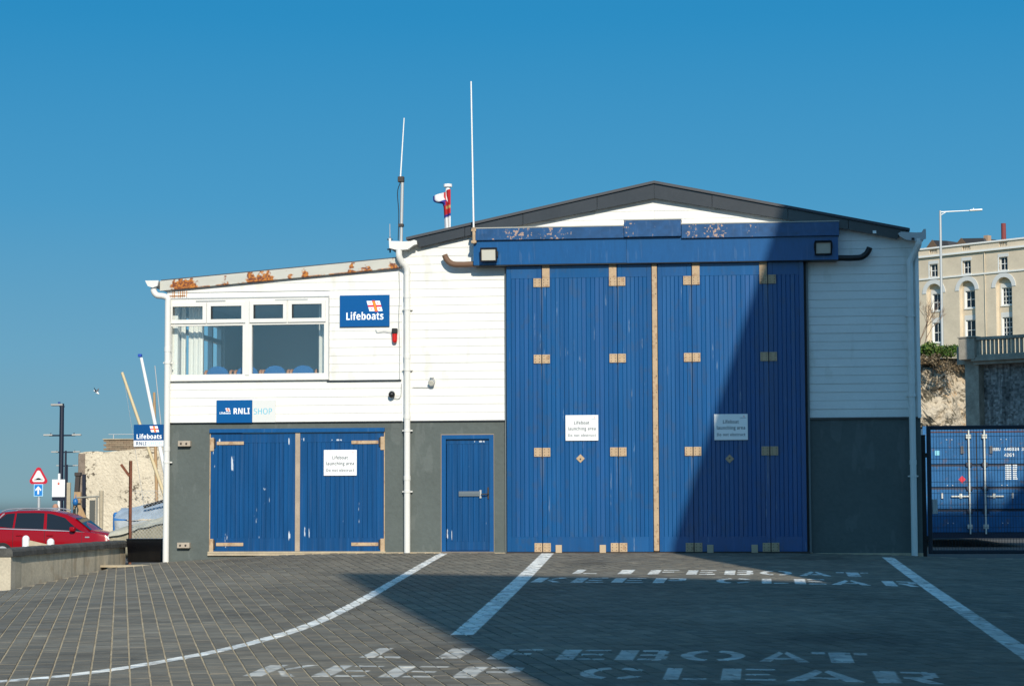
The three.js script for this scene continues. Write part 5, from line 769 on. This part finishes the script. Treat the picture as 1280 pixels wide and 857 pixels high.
  // greenery on the cliff edge
  function leaves(name, label, spots, n, size, cols, seed) {
    const R = rng(seed), P2 = [], N2 = [], C2 = [], o = thing(name, label, 'shrub', spots[0].slice(0, 3));
    const o0 = spots[0];
    for (let k = 0; k < n; k++) { const s = spots[Math.floor(R() * spots.length)], a = R() * 6.28, e = Math.acos(1 - 2 * R()), r = Math.cbrt(R()), c = V(s[0] - o0[0] + Math.sin(e) * Math.cos(a) * s[3] * r, s[1] - o0[1] + Math.cos(e) * s[4] * r, s[2] - o0[2] + Math.sin(e) * Math.sin(a) * s[3] * r), u = V(R() - .5, R() - .5, R() - .5).normalize(), v = V(R() - .5, R() - .3, R() - .5).cross(u).normalize(), q = size * (.5 + R()), nn = v.clone().cross(u).normalize(), col = cols[Math.floor(R() * cols.length)], k2 = .7 + R() * .6;
      const pts = [c.clone().addScaledVector(u, -q), c.clone().addScaledVector(v, q * .5), c.clone().addScaledVector(u, q), c.clone().addScaledVector(v, -q * .5)]; for (const t of [0, 1, 2, 0, 2, 3]) { P2.push(pts[t].x, pts[t].y, pts[t].z); N2.push(nn.x, nn.y, nn.z); C2.push(...col.map(w2 => w2 * k2)); } }
    const gg = new THREE.BufferGeometry(); gg.setAttribute('position', new THREE.Float32BufferAttribute(P2, 3)); gg.setAttribute('normal', new THREE.Float32BufferAttribute(N2, 3)); gg.setAttribute('color', new THREE.Float32BufferAttribute(C2, 3)); const me = new THREE.Mesh(gg, new THREE.MeshStandardMaterial({ vertexColors: true, roughness: .8, side: THREE.DoubleSide })); me.name = 'foliage'; me.castShadow = me.receiveShadow = true; o.add(me); return o;
  }
  const gsp = []; const RG = rng(44); for (let x = 11.2; x < 15.0; x += .22) gsp.push([x, 9.05 + RG() * .4, -80.9 - RG() * .8, .42, .36]);
  const gr = leaves('ivy_bank', 'bright green ivy growing along the chalk cliff edge', gsp, 3800, .075, [[.06, .13, .018], [.09, .17, .02], [.035, .085, .014], [.12, .16, .03]], 71); mesh('stem', gsp.filter((_, i) => i % 3 === 0).map(s => cyl([s[0] - gsp[0][0], -1.3, s[2] - gsp[0][2] - .6], [s[0] - gsp[0][0], .2, s[2] - gsp[0][2]], .03, .015, 5)), M.darkWood, gr);
  const dsp = []; for (let x = 11.4; x < 15.2; x += .25) dsp.push([x, 8.5 + RG() * .35 - (x > 14 ? .35 : 0), -80.7 - RG() * .6, .36, .30]);
  leaves('dry_scrub', 'brown dry scrub hanging below the ivy on the cliff', dsp, 2600, .06, [[.16, .11, .06], [.11, .085, .05], [.20, .15, .09]], 73);
  const sh = thing('bare_shrub', 'leafless brown shrub on the clifftop before the terrace', 'shrub', [12.95, 9.0, -83.2]); const br = [], RB = rng(31);
  const grow = (p, d, len, r, n) => { const q = [p[0] + d.x * len, p[1] + d.y * len, p[2] + d.z * len]; br.push(cyl(p, q, r, r * .7, 5)); if (n > 0) for (let k = 0; k < 3; k++) grow(q, d.clone().add(V((RB() - .5) * 1.1, (RB() - .2) * .6, (RB() - .5) * 1.1)).normalize(), len * (.62 + RB() * .2), r * .65, n - 1); };
  for (let k = 0; k < 5; k++) grow([(k - 2) * .16, 0, 0], V((k - 2) * .14, 1, (RB() - .5) * .3).normalize(), .95 + RB() * .3, .032, 4); mesh('branches', br, mat([.20, .13, .085], .9), sh);
}
// ---------------------------------------------------------------- unseen neighbouring buildings, shaped and placed for the shadows they throw
{
  const shear = (g, z0, k) => { const p = g.attributes.position; for (let i = 0; i < p.count; i++) p.setX(i, p.getX(i) + k * (p.getZ(i) - z0)); return g; };
  const brick = mat([1, 1, 1], .9, { map: grainTex([.26, .15, .10], { seed: 301, tile: 2, coarse: .2, fine: .2 }) }), slate = mat([.06, .06, .07], .7), frame = M.whitePlain;
  let b = thing('mansard_house', 'tall brick house with steep slate mansard roof across the forecourt', 'building', [0, 0, 0]);
  mesh('walls', shear(extrude([[8.02, -1.2], [24, -1.2], [24, 9.9], [8.02, 9.9]], 18, 30), 18, .3), brick, b);
  mesh('mansard_roof', shear(extrude([[8.02, 9.902], [24, 9.902], [24, 17.7], [10.6, 17.7]], 18, 30), 18, .3), slate, b);
  mesh('gable', shear(extrude([[18.75, 17.702], [24, 17.702], [24, 19], [21.2, 20.2]], 18, 30), 18, .3), brick, b); mesh('chimney', box(18.52, 18.8, 17.7, 18.5, 18.4, 19.2), brick, b);
  for (let r = 0; r < 3; r++) for (let i = 0; i < 5; i++) { const wn = sub('window', b), x = 9.6 + i * 3, y = .8 + r * 3.1; mesh('frame', box(x, x + 1.2, y, y + 1.7, 17.95, 18.03), frame, wn); mesh('pane', box(x + .08, x + 1.12, y + .08, y + 1.62, 17.93, 17.949), M.darkGlass, wn); }
  b = thing('apartment_block', 'tall rendered apartment block behind the forecourt', 'building', [0, 0, 0]);
  const foot = [[9.03, 44], [14, 45.3], [24, 49.4], [27, 62], [14.6, 62]]; const g = extrude(foot.map(p => [p[0], -p[1]]), 0, 21.7); g.rotateX(-Math.PI / 2); g.translate(0, -1.2, 0); mesh('walls', g, mat([1, 1, 1], .9, { map: grainTex([.40, .36, .30], { seed: 305, tile: 3 }) }), b);
  for (let r = 0; r < 6; r++) for (let i = 0; i < 3; i++) { const t = (i + .5) / 3, x = mix(9.3, 13.8, t), z = mix(44.07, 45.25, t), y = 1 + r * 3.1; const wn = sub('window', b); mesh('frame', mv(rot(box(-.5, .5, 0, 1.6, -.06, .02), 0, -.256, 0), x, y, z), frame, wn); mesh('pane', mv(rot(box(-.42, .42, .08, 1.52, -.08, -.062), 0, -.256, 0), x, y, z), M.darkGlass, wn); }
  b = thing('unseen_shadow_block', 'unseen plain block added to shadow the promenade wall', 'building', [0, 0, 0]);  // unseen block added so the promenade wall falls in its shadow
  mesh('walls', shear(box(18.2, 34, -1, 15.0, -62, -56), -62, .3), mat([1, 1, 1], .9, { map: grainTex([.36, .33, .28], { seed: 309, tile: 3 }) }), b); mesh('roof', shear(box(18.1, 34.1, 15.002, 15.8, -62.1, -55.9), -62, .3), slate, b);
}
scene.traverse(o => { if (o.isMesh) o.castShadow = o.receiveShadow = true; });
renderer.render(scene, camera);
